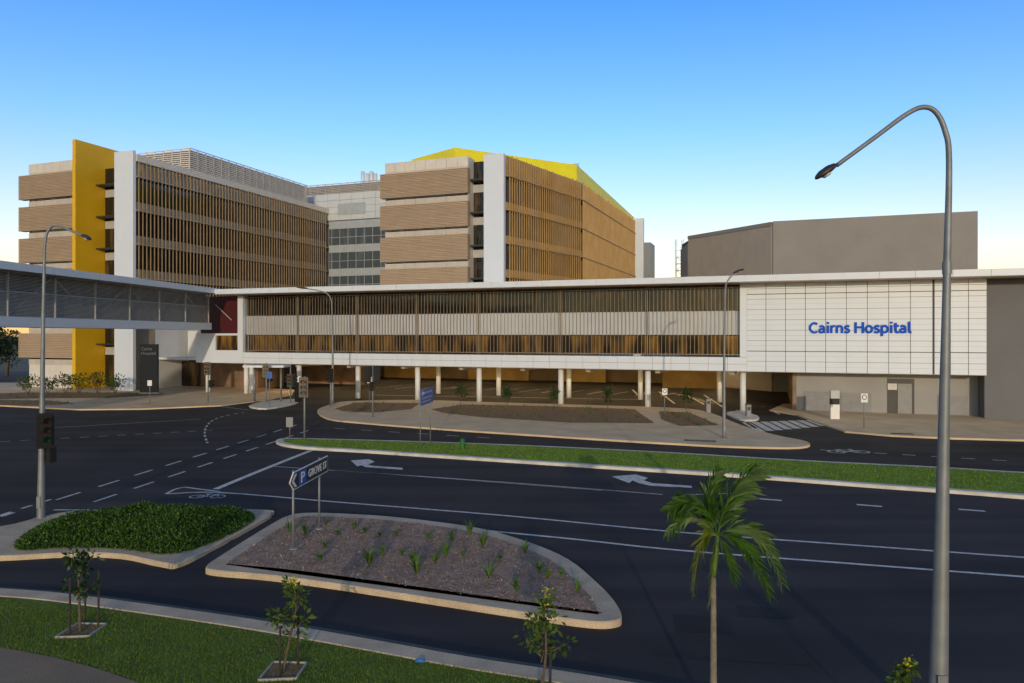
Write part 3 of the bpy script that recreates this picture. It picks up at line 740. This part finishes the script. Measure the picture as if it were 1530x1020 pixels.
# ------------------------------------------------------------------ traffic signals
def head(parent, pos, yaw, sc=1., ped=False):
    fr = Matrix.Translation(pos) @ Matrix.Rotation(yaw, 4, 'Z') @ Matrix.Scale(sc, 4)
    hh = .34 if ped else .5; hd = MB(fr).box(-.17,.17,0,.2,-hh,hh).build('signal_head', m_black, parent)
    if not ped: MB(fr).box(-.27,.27,.09,.11,-hh-.1,hh+.1).build('backing_board', m_black, hd)
    ls = (m_lensr, m_lensg) if ped else (m_lensr, m_lensa, m_lensg)
    for i, ml in enumerate(ls):
        z = (hh-.17)-i*.325
        MB(fr).tube([(0,-.002,z),(0,-.02,z)], .115, 16).build('lens', ml, hd)
        v = MB(fr); N = 10; vs = []
        for yy, r in ((-.001,.135),(-.22,.135),(-.22,.125),(-.001,.125)):
            for q in range(N+1):
                an = math.pi*(-.15+1.3*q/N); vs.append((math.cos(an)*r, yy, z+math.sin(an)*r))
        v.add(vs, [(a*(N+1)+q,a*(N+1)+q+1,b*(N+1)+q+1,b*(N+1)+q) for a,b in ((0,1),(1,2),(2,3)) for q in range(N)])
        v.build('visor', m_black, hd)
def signal(label, px, py, h, heads):
    b = gp(px, py); t = thing('traffic_light', label, 'traffic light', b, 'traffic lights around the junction')
    MB().tube([b, b+Vector((0,0,h))], .06, 12).build('pole', m_galv, t, True)
    MB().tube([b+Vector((0,0,.1)), b+Vector((0,0,.18))], .12, 12).build('base_collar', m_galv, t)
    for dx, dy, z, yaw, ped in heads: head(t, b+Vector((dx,dy,z)), yaw, 1., ped)
bl = gp(61, 780)
t = thing('traffic_light', 'near black traffic signal fixed to the lamp post by the hedge', 'traffic light', bl+Vector((.3,-.25,2.9)), 'traffic lights around the junction')
head(t, bl+Vector((.34,-.26,3.15)), .75); MB().bar(bl+Vector((0,-.1,3.3)), bl+Vector((.36,-.12,3.3)), .05).build('bracket', m_dark, t); MB().bar(bl+Vector((0,-.1,2.8)), bl+Vector((.36,-.12,2.8)), .05).build('bracket', m_dark, t)
t = thing('pedestrian_signal', 'small black pedestrian signal low on the lamp post by the hedge', 'pedestrian signal', bl+Vector((.2,.2,2.2)))
head(t, bl+Vector((.2,.15,2.3)), -1.8, .8, True); MB().bar(bl+Vector((0,.05,2.3)), bl+Vector((.2,.15,2.3)), .05).build('bracket', m_dark, t)
signal('tall traffic light standing on the left tip of the grass median', 455, 659, 3.9, [(.0,-.28,3.25,.1,False),(-.35,.1,2.95,2.6,False)])
signal('traffic light near the crossing by the left pavement', 434, 604, 3.6, [(0,-.28,2.2,0.,False),(.4,0,2.2,1.4,False),(-.3,.1,2.3,-1.2,True)])
signal('traffic light on the rounded left tip of the forecourt pavement', 557, 626, 4.1, [(-.32,-.1,3.4,2.9,False),(.3,-.1,3.4,-2.7,False),(0,-.25,2.5,.5,True)])
signal('traffic light on small white island before hospital entrance', 398, 604, 3.8, [(0,-.28,3.1,.2,False),(.34,0,2.4,1.2,True)])
signal('traffic light on far pavement beside first white column', 311, 604, 3.9, [(-.0,-.28,3.3,.1,False),(.3,0,1.9,1.4,True)])
signal('traffic light at the kerb in front of lamp and columns', 494, 611, 3.4, [(0,-.28,2.9,-.3,False)])

# ------------------------------------------------------------------ signs
A = gp(438, 820, .16); Bp = gp(477, 790, .16); d2 = (Bp-A).to_2d(); span = d2.length; d2.normalize(); ang = math.atan2(d2.y, d2.x)
SF = Matrix.Translation((A.x,A.y,0)) @ Matrix.Rotation(ang, 4, 'Z')
t = thing('street_sign', 'dark arrow shaped parking and street name sign on two poles', 'sign', (A.x,A.y,.16), None, ang)
x0, x1, z0, z1 = -.42, span+.62, 1.9, 2.42
for x in (0, span): MB(SF).tube([(x,0,.1),(x,0,2.45)], .035, 12).build('pole', m_galv, t, True)
for x in (0, span): MB(SF).tube([(x,0,.15),(x,0,.185)], .12, 14).build('footing', m_conc, t)
m = MB(SF); zc = (z0+z1)/2
def ext(mb, pl, y0, y1): n = len(pl); mb.add([(x,y0,z) for x,z in pl]+[(x,y1,z) for x,z in pl], [tuple(range(n)),tuple(range(2*n-1,n-1,-1))]+[(i,n+i,n+(i+1)%n,(i+1)%n) for i in range(n)])
ext(m, [(x0,zc),(x0+.3,z0),(x1,z0),(x1,z1),(x0+.3,z1)], -.07, -.04); m.build('sign_border', m_swhite, t)
m = MB(SF); ext(m, [(x0+.04,zc),(x0+.31,z0+.03),(x1-.03,z0+.03),(x1-.03,z1-.03),(x0+.31,z1-.03)], -.076, -.071); m.build('sign_face', m_navy, t)
m = MB(SF); ext(m, [(x0+.12,zc),(x0+.36,z0+.07),(x0+.52,z0+.07),(x0+.28,zc),(x0+.52,z1-.07),(x0+.36,z1-.07)], -.082, -.077); m.build('arrow', m_swhite, t)
MB(SF).box(x0+.68, x0+1.28, -.082, -.077, z0+.05, z1-.05).build('parking_panel', m_blue, t)
text_mesh('P', x0+.83, x0+1.14, z0+.1, z1-.1, -.083, SF, .004, .02).build('lettering', m_swhite, t)
text_mesh('GROVE ST', x0+1.45, x1-.12, z0+.14, z1-.14, -.077, SF, .005, .015).build('lettering', m_swhite, t)
# blue direction sign on median
a = gp(628,670,.15); b = gp(643,661,.15)
dv = (b-a).to_2d(); L = dv.length; ang = math.atan2(dv.y,dv.x); SF = Matrix.Translation((a.x,a.y,0)) @ Matrix.Rotation(ang,4,'Z')
t = thing('direction_sign', 'blue direction sign on two thin poles standing in the grass median', 'sign', (a.x,a.y,.15), None, ang)
for x in (.0, L): MB(SF).tube([(x,0,.1),(x,0,3.35)], .035, 10).build('pole', m_galv, t, True)
MB(SF).box(-.12, L+.45, -.07, -.04, 2.5, 3.38).build('sign_face', m_blue, t)
m = MB(SF); ext(m, [(.05,3.16),(.28,2.96),(.28,3.1),(.62,3.1),(.62,3.22),(.28,3.22),(.28,3.34)], -.078, -.071); m.build('arrow', m_swhite, t)
m = MB(SF); m.box(.75, L+.1, -.078, -.071, 3.12, 3.2); m.box(.1, L+.0, -.078, -.071, 2.84, 2.91); m.box(.1, L-.3, -.078, -.071, 2.64, 2.71); m.build('text_bars', m_lgrey, t)
def post_sign(label, px, py, h, w, hh, mat, back=m_lgrey, z=0., circle=None):
    b = gp(px, py); t = thing('road_sign', label, 'sign', b, None)
    MB().tube([b, b+Vector((0,0,h))], .03, 10).build('pole', m_galv, t, True)
    MB().box(b.x-w/2, b.x+w/2, b.y-.06, b.y-.035, h-hh, h).build('sign_plate', mat, t)
    if circle: 
        c = Vector((b.x,b.y-.061,h-hh*.42)); MB().tube([c, c-Vector((0,.006,0))], w*.38, 18).build('sign_ring', circle, t)
        MB().tube([c-Vector((0,.0065,0)), c-Vector((0,.012,0))], w*.27, 18).build('sign_disc', m_swhite, t)
    return t
post_sign('small grey sign plate on short pole by median tip', 433, 656, 1.35, .42, .6, m_slat)
post_sign('small white sign with red ring on right pavement', 1291, 642, 2.45, .45, .6, m_swhite, circle=m_red)
post_sign('white sign on thin pole before the car park entry bed', 993, 622, 2.2, .4, .5, m_swhite, circle=m_red)
post_sign('thin pole with small white plate at left forecourt edge', 552, 606, 2.6, .4, .55, m_swhite)
post_sign('white parking sign on thin pole beside left footpath bed', 224, 606, 2.3, .4, .5, m_swhite)
post_sign('small blue sign on thin pole at crossing island', 403, 610, 3.2, .45, .6, m_blue)
# dark totem sign, ticket pylon, boom gate cabinets without their arms
b = gp(223,590); t = thing('totem_sign', 'dark upright hospital totem sign in front of the entrance', 'sign', b)
MB().box(b.x-.95,b.x+.95,b.y-.15,b.y+.15,0.1,5.4).build('sign_panel', m_navy, t); MB().box(b.x-1.05,b.x+1.05,b.y-.25,b.y+.25,0.1,.3).build('plinth', m_conc, t)
text_mesh('Cairns', b.x-.75, b.x+.35, 4.75, 5.1, b.y-.151, Matrix.Identity(4), .01).build('lettering', m_lgrey, t)
text_mesh('Hospital', b.x-.75, b.x+.75, 4.2, 4.6, b.y-.151, Matrix.Identity(4), .01).build('lettering', m_lgrey, t)
b = gp(1247,628); t = thing('sign_pylon', 'short black and white pylon sign on the right pavement', 'sign', b)
MB().box(b.x-.33,b.x+.33,b.y-.1,b.y+.1,.1,1.2).build('base_panel', m_swhite, t); MB().box(b.x-.33,b.x+.33,b.y-.105,b.y+.105,1.202,1.65).build('dark_band', m_black, t); MB().box(b.x-.33,b.x+.33,b.y-.1,b.y+.1,1.652,2.25).build('top_panel', m_lgrey, t)
def boom_cabinet(label, px, py, h):
    b = gp(px,py); t = thing('gate_cabinet', label, 'gate cabinet', b, 'gate cabinets at the car park entry')
    MB().box(b.x-.17,b.x+.17,b.y-.17,b.y+.17,0.05,h).build('cabinet', m_slat, t); MB().box(b.x-.19,b.x+.19,b.y-.19,b.y+.19,h+.002,h+.07).build('cap', m_dark, t)
    MB().box(b.x-.11,b.x+.11,b.y-.185,b.y-.172,h-.4,h-.15).build('screen', m_dark, t)
boom_cabinet('grey boom gate cabinet on the kerb island at the car park entry', 1118, 624, 1.0)
boom_cabinet('grey boom gate cabinet between drive lanes left of the last column', 1058, 618, 1.2)
b = gp(691,671,.15); t = thing('cable_pillar', 'small dark green service pillar in the median grass', 'service pillar', b)
MB().tube([b,b+Vector((0,0,.5))], .13, 14).build('body', m_green, t); MB().tube([b+Vector((0,0,.502)),b+Vector((0,0,.6))], [.155,.07], 14).build('cap', m_green, t)
b = gp(628,988,.13); t = MB(); t.box(b.x-.09,b.x+.09,b.y-.04,b.y+.04,.131,.15); t.box(b.x-.05,b.x+.06,b.y-.03,b.y+.03,.151,.17)
tag(t.build('plastic_wrapper', m_cyan), 'small bright blue plastic wrapper lying on the near kerb', 'litter')
for l, a, b_ in (('dark drain inlet in the lower forecourt kerb', (1024,660), (1072,662)), ('dark drain inlet at the side pavement kerb', (1335,650), (1368,651))):
    p, q = gp(*a,.06), gp(*b_,.06); m = MB(); m.bar((p.x,p.y+.25,.128),(q.x,q.y+.25,.128),.55,.03)
    for k in range(6): c = p.lerp(q,(k+.5)/6); m.bar((c.x-.03,c.y-.0,.148),(c.x+.03,c.y+.5,.148),.05,.01)
    tag(m.build('drain_inlet', m_dark), l, 'drain')
# shelter roof on left
b = gp(404, 603); t = thing('shelter', 'small flat white shelter roof on two posts by the crossing', 'shelter', b)
MB().box(b.x-2.6,b.x+1.2,b.y+.1,b.y+2.4,3.35,3.55).build('roof', m_white, t); MB().tube([(b.x-1.9,b.y+1.2,.1),(b.x-1.9,b.y+1.2,3.35)], .1, 12).build('post', m_galv, t, True); MB().tube([(b.x+.6,b.y+1.2,0.1),(b.x+.6,b.y+1.2,3.35)], .1, 12).build('post', m_galv, t, True)

# ------------------------------------------------------------------ vegetation
hb = smooth(G([(25,822),(40,800),(95,786),(200,772),(320,770),(380,772),(358,792),(300,818),(245,829),(180,821),(100,819)], .15), 4)
hh = thing('hedge', 'dense low green shrub mound filling the left kerbed island', 'hedge', (hb[0].x+3,hb[0].y,.15))
x0,x1 = min(p.x for p in hb),max(p.x for p in hb); y0,y1 = min(p.y for p in hb),max(p.y for p in hb)
hmap = lambda x, y: .15+.70*min(1, edge_dist((x,y),hb)/1.4)**.75*(.9+.08*math.sin(x*2.1+y)*math.cos(y*2.7-x*.7)+.07*math.sin(x*5.3-y*3.1)) if inside((x,y),hb) else .1
N = 36; vs = []; 
for j in range(N+1):
    for i in range(N+1):
        x = x0+(x1-x0)*i/N; y = y0+(y1-y0)*j/N; vs.append((x,y,hmap(x,y)-.1))
MB().add(vs, [(j*(N+1)+i,j*(N+1)+i+1,(j+1)*(N+1)+i+1,(j+1)*(N+1)+i) for i in range(N) for j in range(N)]).build('shade_dome', M('hedge_shade', (.012,.02,.008), .95), hh, True)  # dome under the leaves, near-black colour painted in as the hedge's inner shade
g = MB()
for k in range(30000):
    x, y = rnd_in(hb); z = hmap(x,y)+random.uniform(-.1,.07); d = rv(); d.z = abs(d.z)*.8+.1
    leaf(g, (x,y,z), d, random.uniform(.05,.10), random.uniform(.03,.055))
g.build('foliage', m_hedge, hh, fix=False)
tp = [(455,800),(487,784),(545,796),(567,802),(530,790),(600,830),(617,838),(650,842),(666,832),(692,832),(552,846),(486,818),(478,838),(640,806),(676,808),(730,864),(772,884),(785,826),(806,856),(818,864),(862,884),(592,800),(722,818),(702,800),(747,838),(622,858),(572,832),(840,862),(505,800),(432,796)]
for i,(px,py) in enumerate(tp):
    b = gp(px,py,.165); g = MB(); hgt = random.uniform(.20,.56)
    for k in range(random.randint(14,28)):
        a = random.uniform(0,6.283); sp_ = random.uniform(.1,.65); L = hgt*random.uniform(.7,1.2)
        d = Vector((math.cos(a)*sp_, math.sin(a)*sp_, 1)).normalized(); sd = Vector((-math.sin(a),math.cos(a),0))*.017
        p0 = b; p1 = b+d*L*.55; p2 = b+d*L+Vector((math.cos(a),math.sin(a),-.35))*sp_*.2
        g.add([p0-sd,p0+sd,p1+sd,p1-sd,p2],[(0,1,2,3),(3,2,4)])
    o = g.build('strappy_plant', m_tuft, fix=False); tag(o, 'small green strappy tuft planted in the bark mulch island', 'plant', 'strappy tufts planted in the mulch island')
def young_tree(name, label, b, h, wid, nl, leafsize, lm, flowers=0, cat='tree', group=None, seed=1, lean=(0,0), bare=.35, nlv=17):
    random.seed(seed); t = thing(name, label, cat, b, group)
    m = MB(); r0 = .012+.012*h; top = b+Vector((lean[0],lean[1],h*.82))
    mid_ = b.lerp(top,.5)+Vector((random.uniform(-.04,.04),random.uniform(-.04,.04),0))*h
    m.tube(smooth([b,mid_,top],4,False), [r0*(1-.7*i/8) for i in range(9)], 8); tips = [top]
    for k in range(nl):
        f = bare+(1-bare)*(k+.5)/nl*.95; p = b.lerp(top,f); a = k*2.4+random.random()*1.5; rr = wid*(.35+.9*random.random())*(1.1-f*.5)
        q = p+Vector((math.cos(a)*rr, math.sin(a)*rr, h*random.uniform(.04,.22)))
        m.tube([p, p.lerp(q,.5)+Vector((0,0,-.03*h)), q], [r0*.45,r0*.3,r0*.15], 6); tips += [q, p.lerp(q,.6)]
    m.build('trunk', m_trunk, t, True); g = MB()
    for tip in tips:
        for k in range(random.randint(nlv-7,nlv+5)):
            d = rv(); c = tip+d*wid*.30; dd = (d+Vector((0,0,-.1))); leaf(g, c, dd, leafsize*random.uniform(.7,1.3), leafsize*.5)
    g.build('crown', lm, t, fix=False)
    if flowers:
        tips.sort(key=lambda p: -p.z)
        for tip in tips[:flowers]:
            fl = MB()
            for k in range(16):
                d = rv()*.07; leaf(fl, tip+Vector((0,0,.09))+d, rv(), .05, .04)
            fl.build('flower_cluster', m_flower, t, fix=False)
    return t
young_tree('young_tree', 'leafy young tree between dark stakes on lawn, farthest left', gp(120,945,.11), 1.95, .42, 8, .13, m_leafd, 0, 'tree', None, 11, (-.05,0), .38)
young_tree('young_tree', 'young tree with yellow flower buds standing on lawn near kerb', gp(422,1006,.11), 1.75, .42, 8, .12, m_leafm, 3, 'tree', None, 12, (.3,0), .4)
young_tree('young_tree', 'young yellow tipped tree at bottom edge below mulch island', gp(806,1040,.11), 1.85, .40, 9, .12, m_leafm, 3, 'tree', None, 15, (.08,0), .35)
young_tree('young_tree', 'yellow tipped treetop at bottom right beside lamp post', gp(1350,1120,.11), 1.42, .28, 6, .11, m_leafm, 3, 'tree', None, 19, (.0,0), .5, 22)
def stake(label, px, py, h):
    b = gp(px,py,.11); m = MB(); m.tube([b, b+Vector((.01,0,h-.03)), b+Vector((.01,0,h))], [.022,.022,.012], 8)
    tag(m.build('tree_stake', m_wood), label, 'stake', 'dark timber tree stakes')
stake('left dark stake beside the leftmost young tree', 104, 948, 1.2); stake('right dark stake beside the leftmost young tree', 147, 934, 1.2); stake('middle dark stake behind the leftmost young tree trunk', 127, 928, .9)
stake('left dark stake beside yellow budded tree on lawn', 418, 1012, .95); stake('right dark stake beside yellow budded tree on lawn', 445, 994, 1.0)
stake('dark stake beside young tree below mulch island', 822, 1030, .95)
for px, py in ((122,943),(423,1004)):
    c = gp(px,py,.11); o = MB().sheet([Vector((c.x+a*.3,c.y+b_*.3,.128)) for a,b_ in ((-1,-1.1),(1,-.9),(1.05,1),(-.9,1.1))]).build('tree_pit', m_soil); o['kind'] = 'structure'
    fr = MB()
    q = [Vector((c.x+a*.33,c.y+b_*.33,.13)) for a,b_ in ((-1,-1.1),(1,-.9),(1.05,1),(-.9,1.1))]
    for i in range(4): fr.bar(q[i-1], q[i], .035, .05)
    o2 = fr.build('tree_pit_edging', m_conc); o2['kind'] = 'structure'
# palm
random.seed(5)
b = gp(1066, 1070, .11); b.z = .11; ps = b.y
pt = thing('palm_tree', 'young palm tree with arching green fronds at the near roadside', 'palm tree', b)
zc1 = at(1066,862,ps).z; topx = at(1072,800,ps)
m = MB(); pts = [Vector((b.x,b.y,b.z+(zc1-b.z)*k/20)) for k in range(21)]
m.tube(pts, [.060-.02*k/20+.004*(k%2) for k in range(21)], 12).build('trunk', m_ptrunk, pt, True)
m = MB(); m.tube([pts[-1],pts[-1]+Vector((.0,0,.15)),pts[-1].lerp(topx,.6),topx], [.04,.055,.05,.025], 12).build('crownshaft', m_shaft, pt, True)
# frond mid point, tip, depth of tip, leaflet length, older
fr_ = [((1088,744),(1122,700),-.1,.54,0),((1098,752),(1130,728),.35,.46,0),((1044,752),(998,756),-.2,.46,0),((1038,776),(1004,806),.3,.34,0),
       ((1046,808),(1030,882),-.25,.28,1),((1062,832),(1050,890),-.4,.24,1),((1124,794),(1164,866),-.1,.40,0),((1106,812),(1136,874),-.45,.32,0),
       ((1066,752),(1084,712),.5,.42,0),((1092,838),(1104,880),.2,.26,0)]
for (mx_,my_),(ex,ey),dy,ll,old in fr_:
    e = at(ex,ey,ps)+Vector((0,dy,0)); mm_ = at(mx_,my_,ps)+Vector((0,dy*.5,0)); c1 = mm_*2-(topx+e)*.5
    P = lambda tt: topx*(1-tt)**2+c1*2*tt*(1-tt)+e*tt*tt
    g = MB(); rc = [P(k/12) for k in range(13)]
    g.tube(rc, [.015-.011*k/12 for k in range(13)], 5)
    nn_ = 50
    for k in range(5, nn_+1):
        tt = k/nn_; p = P(tt); tg = (P(min(1,tt+.02))-P(tt-.02)).normalized(); sd = tg.cross(Vector((0,-1,.35))).normalized()
        l = ll*math.sin(math.pi*min(1,.24+tt*.66))**.7*random.uniform(.5,1.15)
        for q in (-1,1):
            if random.random() < .06: continue
            dd = (tg*1.1+sd*q*random.uniform(.25,.8)+Vector((random.uniform(-.05,.35),random.uniform(-.4,.4),-.10))).normalized(); w = Vector(tg*.015)+Vector((0,0,.022))
            e1 = p+dd*l*.55; e2 = p+dd*l+Vector((.08*l,0,-.18*l))
            g.add([p-w*.6,p+w*.6,e1+w,e1-w,e2],[(0,1,2,3),(3,2,4)])
    g.build('frond', m_frondy if old else m_frond, pt, fix=False)
# far shrubs and trees
def bush(name, label, px, py, h, w, seed, mt=m_leafd, cat='shrub', group=None):
    random.seed(seed); b = gp(px,py,.13); t = thing(name, label, cat, b, group)
    m = MB(); g = MB()
    for k in range(6):
        a = k*1.05; q = b+Vector((math.cos(a)*w*.35,math.sin(a)*w*.3,h*random.uniform(.5,.85))); m.tube([b,q],[.03,.012],5)
        for j in range(45):
            d = rv(); leaf(g, q+Vector((d.x*w*.3,d.y*w*.3,d.z*h*.22)), d, random.uniform(.18,.34), .12)
    m.build('stem', m_trunk, t); g.build('foliage', mt, t, fix=False)
for i,(px,h,mt,l) in enumerate(((42,2.0,m_leafm,'round green shrub at far left of the entrance bed'),(72,1.7,m_leafd,'dark shrub second from left in the entrance bed'),(97,2.2,m_leafd,'bushy dark shrub before the yellow fin base'),(118,2.4,m_frondy,'yellow green shrub against the yellow fin'),(146,2.6,m_leafd,'tall dark shrub before the dark window strip'),(172,2.1,m_leafm,'green shrub at foot of the white corner pier'))):
    bush('shrub', l, px, 590, h, 1.5, 40+i, mt)
for i,(px,py,l) in enumerate(((688,606,'thin sapling at left end of the long brown bed'),(758,608,'thin sapling left of centre in the long brown bed'),(828,611,'thin sapling beside column in the long brown bed'),(908,616,'bushiest sapling near right end of long brown bed'),(1025,612,'thin sapling in small bed near the car park entry'))):
    young_tree('sapling', l, gp(px,py,.13), 1.9+.3*(i==3), .5, 7, .22, m_leafd, 0, 'tree', None, 60+i, (.05,0), .45)
for i,(px,Y,h,l) in enumerate(((-14,100,8.2,'dark leafy tree at the far left edge behind bridge'),(10,112,7.4,'dark tree beside the left tower base, under the bridge'),(-50,95,9.5,'big dark tree beyond the far left end of tower'))):
    b = at(px,500,Y); b.z = 0; random.seed(80+i); t = thing('tree', l, 'tree', b)
    m = MB(); m.tube([b,b+Vector((.2,0,h*.35)),b+Vector((0,.2,h*.7))],[.3,.22,.12],8); g = MB()
    for k in range(26):
        d = rv(); q = b+Vector((d.x*h*.33,d.y*h*.33,h*.62+d.z*h*.34)); m.tube([b+Vector((0,0,h*.4)),q],[.08,.03],5)
        for j in range(70):
            e = rv(); leaf(g, q+e*h*.13, e, random.uniform(.25,.5), .22)
    m.build('trunk', m_trunk, t, True); g.build('crown', m_leafd, t, fix=False)
# low ground cover in beds
random.seed(9); g = MB()
for bdp, nn in ((bed1,60),(bed2,200),(bed3,60),(bed4,80),(bed5,200)):
    for k in range(nn):
        x,y = rnd_in(bdp)
        for j in range(4): blade(g, x+random.uniform(-.1,.1), y+random.uniform(-.1,.1), .13, random.uniform(.1,.25), .05, .8)
tag(g.build('ground_cover', m_tuft, fix=False), 'sparse low ground cover plants in the brown planting beds', 'ground cover', kind='stuff')

# ------------------------------------------------------------------ camera, light, sky
cam = bpy.data.cameras.new('camera'); co = bpy.data.objects.new('camera', cam); C.objects.link(co)
co.location = (0,0,HC); co.rotation_euler = (R(90),0,0); cam.sensor_width = 36; cam.lens = F/1530*36; cam.shift_y = -10/1530; cam.clip_end = 6000; cam.clip_start = .1
S.camera = co
EL = 9.
sun = bpy.data.lights.new('sun', 'SUN'); so = bpy.data.objects.new('sun', sun); C.objects.link(so)
sun.energy = 1.8; sun.angle = R(.6); sun.color = (1,.81,.58)
sd = Vector((0,-math.cos(R(EL)),math.sin(R(EL)))); so.rotation_euler = (-sd).to_track_quat('-Z','Y').to_euler(); so.location = (0,-20,30)
w = bpy.data.worlds.new('World'); S.world = w; w.use_nodes = True; nt = w.node_tree; L = nt.links
bg = nt.nodes['Background']; sk = nt.nodes.new('ShaderNodeTexSky'); sk.sky_type = 'NISHITA'; sk.sun_disc = False
sk.sun_elevation = R(EL); sk.sun_rotation = R(180); sk.air_density = 1.; sk.dust_density = .6; sk.ozone_density = 2.
tc = nt.nodes.new('ShaderNodeTexCoord'); sx = nt.nodes.new('ShaderNodeSeparateXYZ'); L.new(tc.outputs['Generated'], sx.inputs[0])
rp = nt.nodes.new('ShaderNodeValToRGB'); L.new(sx.outputs['Z'], rp.inputs[0]); cr = rp.color_ramp
KS = 3.5
st = [(0.,(2.3,1.6,1.2)),(.07,(2.2,1.55,1.35)),(.15,(1.9,1.58,1.6)),(.26,(1.15,1.5,2.1)),(.42,(.58,1.22,2.6)),(.6,(.9,1.1,1.6)),(1.,(1.3,1.05,.9))]
cr.elements[0].position = 0.; cr.elements[1].position = 1.
cr.elements[0].color = (*[c/KS for c in st[0][1]],1); cr.elements[1].color = (*[c/KS for c in st[-1][1]],1)
for p_, c_ in st[1:-1]:
    e = cr.elements.new(p_); e.color = (*[c/KS for c in c_],1)
sc = nt.nodes.new('ShaderNodeVectorMath'); sc.operation = 'SCALE'; sc.inputs['Scale'].default_value = KS; L.new(rp.outputs[0], sc.inputs[0])
mr = nt.nodes.new('ShaderNodeMapRange'); mr.inputs[1].default_value = -.2; mr.inputs[2].default_value = .5; L.new(sx.outputs['Y'], mr.inputs[0])
mx = nt.nodes.new('ShaderNodeMix'); mx.data_type = 'RGBA'; mx.inputs[6].default_value = (1,1,1,1); L.new(mr.outputs[0], mx.inputs[0]); L.new(sc.outputs[0], mx.inputs[7])
mu = nt.nodes.new('ShaderNodeVectorMath'); mu.operation = 'MULTIPLY'; L.new(sk.outputs[0], mu.inputs[0]); L.new(mx.outputs[2], mu.inputs[1])
L.new(mu.outputs[0], bg.inputs[0]); bg.inputs[1].default_value = .15
S.view_settings.view_transform = 'Standard'; S.view_settings.look = 'None'; S.view_settings.exposure = 0
